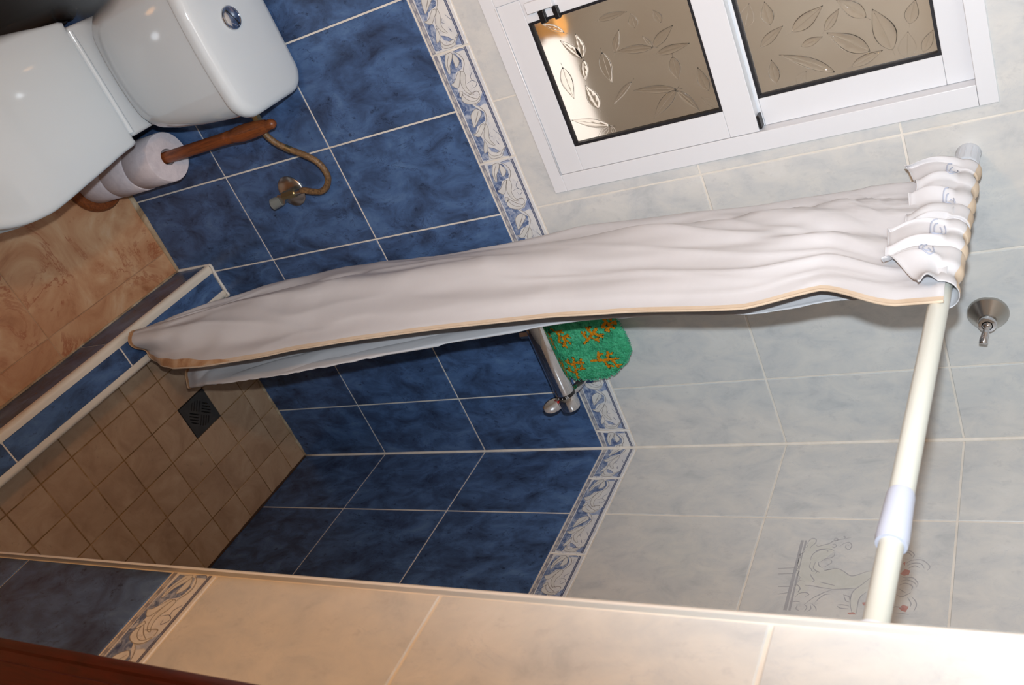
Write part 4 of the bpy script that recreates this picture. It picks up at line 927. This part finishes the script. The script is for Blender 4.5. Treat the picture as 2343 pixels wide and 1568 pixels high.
# ---------------------------------------------------------------- shower mixer
fx = empty('shower_mixer', (-0.34, -0.085, 1.083), 'chrome thermostatic shower mixer on the wall behind the curtain', 'mixer')
def fpart(name, bm, mat, ang=45):
    o = obj(name, bm, mat, fx); o.location = -Vector(fx.location); return smooth_angle(o, ang)
FY, FZ = -0.088, 1.083
fpart('body', newtube([(-0.478, FY, FZ), (-0.475, FY, FZ), (-0.250, FY, FZ), (-0.2475, FY, FZ)], [0.0225, 0.0235, 0.0235, 0.0225], 40), CHROME)
sc = fpart('scale_ring', newtube([(-0.2475, FY, FZ), (-0.2385, FY, FZ)], 0.0226, 40), BLACK)
kb = fpart('temperature_knob', newtube([(-0.2385, FY, FZ), (-0.2370, FY, FZ), (-0.2050, FY, FZ), (-0.2020, FY, FZ), (-0.2010, FY, FZ)], [0.0225, 0.0232, 0.0232, 0.0222, 0.0200], 40), CHROME)
bm = lathe([(0.0, -0.0045), (0.012, -0.004), (0.0195, -0.002), (0.0205, 0.0), (0.0195, 0.002), (0.012, 0.004), (0.0, 0.0045)], 32)
lv = fpart('knob_wing', bm, CHROME)
lv.location = Vector((-0.2215, FY - 0.016, FZ - 0.033)) - Vector(fx.location); lv.rotation_euler = (math.radians(48), 0, 0); lv.scale = (0.92, 1.25, 1.3)
rd = fpart('red_button', newtube([(-0.233, FY - 0.0200, FZ - 0.0135), (-0.233, FY - 0.0222, FZ - 0.0152)], 0.0028, 12), RED)
fpart('side_knob', newtube([(-0.500, FY, FZ), (-0.498, FY, FZ), (-0.4795, FY, FZ)], [0.0200, 0.0228, 0.0230], 40), CHROME)
for x in (-0.238, -0.430):
    fpart('wall_elbow', newtube(catmull([(x, FY + 0.006, FZ + 0.004), (x + 0.004, -0.060, FZ + 0.012), (x + 0.008, -0.028, FZ + 0.014), (x + 0.008, -0.002, FZ + 0.014)], 6), 0.0100, 18), CHROME)
    r_ = fpart('rosette', lathe([(0.026, 0.0), (0.026, 0.002), (0.016, 0.006), (0.0, 0.006)], 28, '-y'), CHROME); r_.location = Vector((x + 0.008, 0, FZ + 0.014)) - Vector(fx.location)
fpart('hose_outlet', newtube([(-0.412, FY, FZ - 0.022), (-0.412, FY, FZ - 0.045)], 0.0095, 6), STEEL, 20)
# digits on the ring
def digits(txt, ang0):
    cu = bpy.data.curves.new('digits', 'FONT'); cu.body = txt; cu.size = 0.0085; cu.align_x = 'CENTER'; cu.align_y = 'CENTER'
    to = bpy.data.objects.new('tmp', cu); C.objects.link(to)
    me = bpy.data.meshes.new_from_object(to.evaluated_get(bpy.context.evaluated_depsgraph_get()))
    bpy.data.objects.remove(to); bpy.data.curves.remove(cu)
    R = 0.0228
    for v in me.vertices:
        a = ang0 + v.co.x / R     # around the ring
        v.co = Vector((-0.2430 + v.co.y, FY - R * math.cos(a), FZ - R * math.sin(a)))
    me.materials.clear(); me.materials.append(WHITEINK)
    o = obj('digits', me, None, sc); return o
for txt, a in (('55', -0.62), ('\u2022', -0.12), ('4', 0.35)): digits(txt, a)

# ---------------------------------------------------------------- green wash mitt
mt = empty('wash_mitt', (-0.33, -0.045, 1.08), 'green terry wash mitt with orange sprigs standing on the chrome mixer', 'wash mitt')
OUT = [(-0.400, 1.082), (-0.330, 1.081), (-0.285, 1.079), (-0.262, 1.082), (-0.251, 1.100), (-0.249, 1.140), (-0.250, 1.176), (-0.260, 1.204), (-0.272, 1.220), (-0.292, 1.246), (-0.318, 1.264), (-0.350, 1.266), (-0.384, 1.260), (-0.420, 1.256), (-0.440, 1.230), (-0.445, 1.170), (-0.440, 1.110), (-0.425, 1.086)]
def inpoly(x, z):
    c = False; n = len(OUT)
    for i in range(n):
        (x1, z1), (x2, z2) = OUT[i], OUT[(i + 1) % n]
        if (z1 > z) != (z2 > z) and x < (x2 - x1) * (z - z1) / (z2 - z1) + x1: c = not c
    return c
def seg_d(x, z, a, b):
    dx, dz = b[0] - a[0], b[1] - a[1]; t = max(0, min(1, ((x - a[0]) * dx + (z - a[1]) * dz) / (dx * dx + dz * dz + 1e-12)))
    return math.hypot(x - a[0] - t * dx, z - a[1] - t * dz)
def border_d(x, z): return min(seg_d(x, z, OUT[i], OUT[(i + 1) % len(OUT)]) for i in range(len(OUT)))
SPR = []
def sprig(cx, cz, ang, L):
    ca, sa = math.cos(ang), math.sin(ang); T = lambda u, v: (cx + ca * u - sa * v, cz + sa * u + ca * v)
    SPR.append((T(-L * 0.55, 0), T(L * 0.5, 0.002), 0.0028))
    for u, s_ in ((-0.25, 1), (-0.05, -1), (0.12, 1), (0.25, -1)):
        SPR.append((T(L * u, 0), T(L * (u + 0.10), s_ * L * 0.38), 0.0029))
        SPR.append((T(L * (u + 0.02), s_ * L * 0.22), T(L * (u + 0.24), s_ * L * 0.30), 0.0023))
for a in ((-0.378, 1.115, 0.7, 0.050), (-0.372, 1.190, 2.2, 0.052), (-0.290, 1.118, 2.9, 0.060), (-0.305, 1.200, 1.5, 0.062), (-0.400, 1.238, 0.4, 0.040)): sprig(*a)
NX, NZ = 128, 118; X0m, X1m, Z0m, Z1m = -0.448, -0.246, 1.076, 1.270
bm = bmesh.new(); vd = {}
def mv(i, j, side):
    if (i, j, side) in vd: return vd[(i, j, side)]
    x = X0m + (X1m - X0m) * i / NX; z = Z0m + (Z1m - Z0m) * j / NZ
    d = border_d(x, z); pad = 0.0065 * (1 - math.exp(-d / 0.006)) + 0.006 * smooth01(d / 0.05)
    nz_ = noise.noise(Vector((x * 170, z * 170, side * 9.0))); rg = 0.0030 * (1 - abs(nz_) * 2.2) * min(1, d / 0.004)
    y = -0.047 - side * (pad + (rg if side > 0 else 0)) - (0.022 * smooth01((1.17 - z) / 0.07) * 0.0)
    wob = 0.0012 * noise.noise(Vector((x * 300, z * 300, 1.0)))
    vd[(i, j, side)] = bm.verts.new((x + wob, y, z + wob)); return vd[(i, j, side)]
cells = set()
for i in range(NX):
    for j in range(NZ):
        if inpoly(X0m + (X1m - X0m) * (i + 0.5) / NX, Z0m + (Z1m - Z0m) * (j + 0.5) / NZ): cells.add((i, j))
for i, j in cells:
    x = X0m + (X1m - X0m) * (i + 0.5) / NX; z = Z0m + (Z1m - Z0m) * (j + 0.5) / NZ
    xx = x + 0.0018 * noise.noise(Vector((x * 220, z * 220, 4.0))); zz = z + 0.0018 * noise.noise(Vector((x * 220, z * 220, 8.0)))
    dmin = min(seg_d(xx, zz, a, b) - w_ for a, b, w_ in SPR)
    mi = 1 if dmin < 0 else (2 if dmin < 0.0010 and noise.noise(Vector((x * 140, z * 140, 2))) > -0.05 else 0)
    f = bm.faces.new((mv(i, j, 1), mv(i + 1, j, 1), mv(i + 1, j + 1, 1), mv(i, j + 1, 1))); f.material_index = mi
    f = bm.faces.new((mv(i, j, -1), mv(i, j + 1, -1), mv(i + 1, j + 1, -1), mv(i + 1, j, -1)))
    for (a, b), nb in ((((i, j), (i + 1, j)), (i, j - 1)), (((i + 1, j), (i + 1, j + 1)), (i + 1, j)), (((i + 1, j + 1), (i, j + 1)), (i, j + 1)), (((i, j + 1), (i, j)), (i - 1, j))):
        if nb not in cells: bm.faces.new((mv(*b, 1), mv(*a, 1), mv(*a, -1), mv(*b, -1)))
bmesh.ops.recalc_face_normals(bm, faces=bm.faces)
o = obj('terry_cloth', bm, [MITT, ORANGE, OLIVE], mt, True); o.location = -Vector(mt.location)
# loose pile tufts round the edge and over the face
bm = bmesh.new(); rnd = random.Random(3)
for _ in range(2600):
    x = rnd.uniform(X0m, X1m); z = rnd.uniform(Z0m, Z1m)
    if not inpoly(x, z): continue
    if min(seg_d(x, z, a, b) - w_ for a, b, w_ in SPR) < 0.0015: continue
    d = border_d(x, z); y = -0.047 - (0.0065 * (1 - math.exp(-d / 0.006)) + 0.006 * smooth01(d / 0.05))
    a = Vector((x, y + 0.001, z)); dr_ = Vector((rnd.uniform(-1, 1), -0.7, rnd.uniform(-1, 1))).normalized()
    tube(bm, [a, a + dr_ * 0.0030, a + dr_ * 0.0046 + Vector((0, 0, -0.0008))], [0.0009, 0.0008, 0.0003], 4)
n_out = len(OUT)
for i in range(n_out):
    a, b = OUT[i], OUT[(i + 1) % n_out]; L = math.hypot(b[0] - a[0], b[1] - a[1])
    for k in range(int(L / 0.0013)):
        t = rnd.random(); p = Vector((a[0] + (b[0] - a[0]) * t, -0.047 + rnd.uniform(-0.006, 0.004), a[1] + (b[1] - a[1]) * t))
        nx, nz2 = (b[1] - a[1]) / L, -(b[0] - a[0]) / L
        dr_ = Vector((nx + rnd.uniform(-0.7, 0.7), rnd.uniform(-0.6, 0.4), nz2 + rnd.uniform(-0.7, 0.7))).normalized()
        tube(bm, [p - dr_ * 0.001, p + dr_ * 0.0022, p + dr_ * 0.0036], [0.0009, 0.0008, 0.0003], 4)
o = obj('pile', bm, MITTD, mt, kind='stuff'); o.location = -Vector(mt.location)

# ---------------------------------------------------------------- shower head holder high on the wall
hk = empty('shower_holder', (-0.297, 0.0, 1.955), 'chrome cone shaped shower holder with short arm high on the pale tiles', 'holder')
o = obj('cone', lathe([(0.0345, 0.0), (0.0345, 0.003), (0.0325, 0.0065), (0.024, 0.018), (0.0165, 0.030), (0.0, 0.031)], 44, '-y'), STEEL, hk); smooth_angle(o)
o = obj('collar_ring', lathe([(0.0135, 0.029), (0.0150, 0.031), (0.0155, 0.038), (0.0140, 0.0415), (0.0095, 0.042), (0.0090, 0.036), (0.0, 0.036)], 32, '-y'), CHROME, hk); smooth_angle(o)
bm = lathe([(0.0085 * math.cos(t), 0.0085 * math.sin(t)) for t in [-PI / 2 + PI * k / 12 for k in range(13)]], 24)
o = obj('ball', bm, CHROME, hk); o.location = (0.0, -0.040, 0.0); smooth_angle(o, 80)
o = obj('arm', newtube(catmull([(0.001, -0.043, 0.0), (0.006, -0.054, -0.003), (0.012, -0.064, -0.006), (0.019, -0.070, -0.008)], 6), [0.0052] * 6 + [0.0062] * 6 + [0.0070] * 6 + [0.0058], 18), CHROME, hk); smooth_angle(o, 60)

# ---------------------------------------------------------------- camera strap dangling in front of the lens
ss = empty('camera_strap', (-1.3145, -1.418, 1.975), 'blurred black webbing camera strap hanging at the upper left corner', 'strap')
def ribbon(pts, wd, th, twist):
    bm = bmesh.new(); p = catmull(pts, 6); rings = []
    for i in range(len(p)):
        t = p[min(i + 1, len(p) - 1)] - p[max(i - 1, 0)]; t.normalize()
        s = t.cross(twist).normalized(); n = s.cross(t).normalized()
        rings.append([bm.verts.new(p[i] + s * a * wd / 2 + n * b * th / 2) for a, b in ((-1, -1), (1, -1), (1, 1), (-1, 1))])
    for a, b in zip(rings, rings[1:]):
        for k in range(4): bm.faces.new((a[k], a[(k + 1) % 4], b[(k + 1) % 4], b[k]))
    bm.faces.new(rings[0]); bm.faces.new(rings[-1]); bmesh.ops.recalc_face_normals(bm, faces=bm.faces); return bm
o = obj('webbing', ribbon([(-1.3151, -1.43, 1.9615), (-1.3148, -1.4247, 1.9684), (-1.3144, -1.4173, 1.9783), (-1.3141, -1.4117, 1.9857)], 0.0122, 0.002, Vector((0.44, 0.71, -0.55))), STRAP, ss); o.location = -Vector(ss.location)
o = obj('loop', ribbon([(-1.3161, -1.415, 1.9799), (-1.3098, -1.4178, 1.9814), (-1.3084, -1.4166, 1.9841), (-1.3127, -1.4114, 1.9872)], 0.0056, 0.002, Vector((0.44, 0.71, -0.55))), STRAP, ss); o.location = -Vector(ss.location)
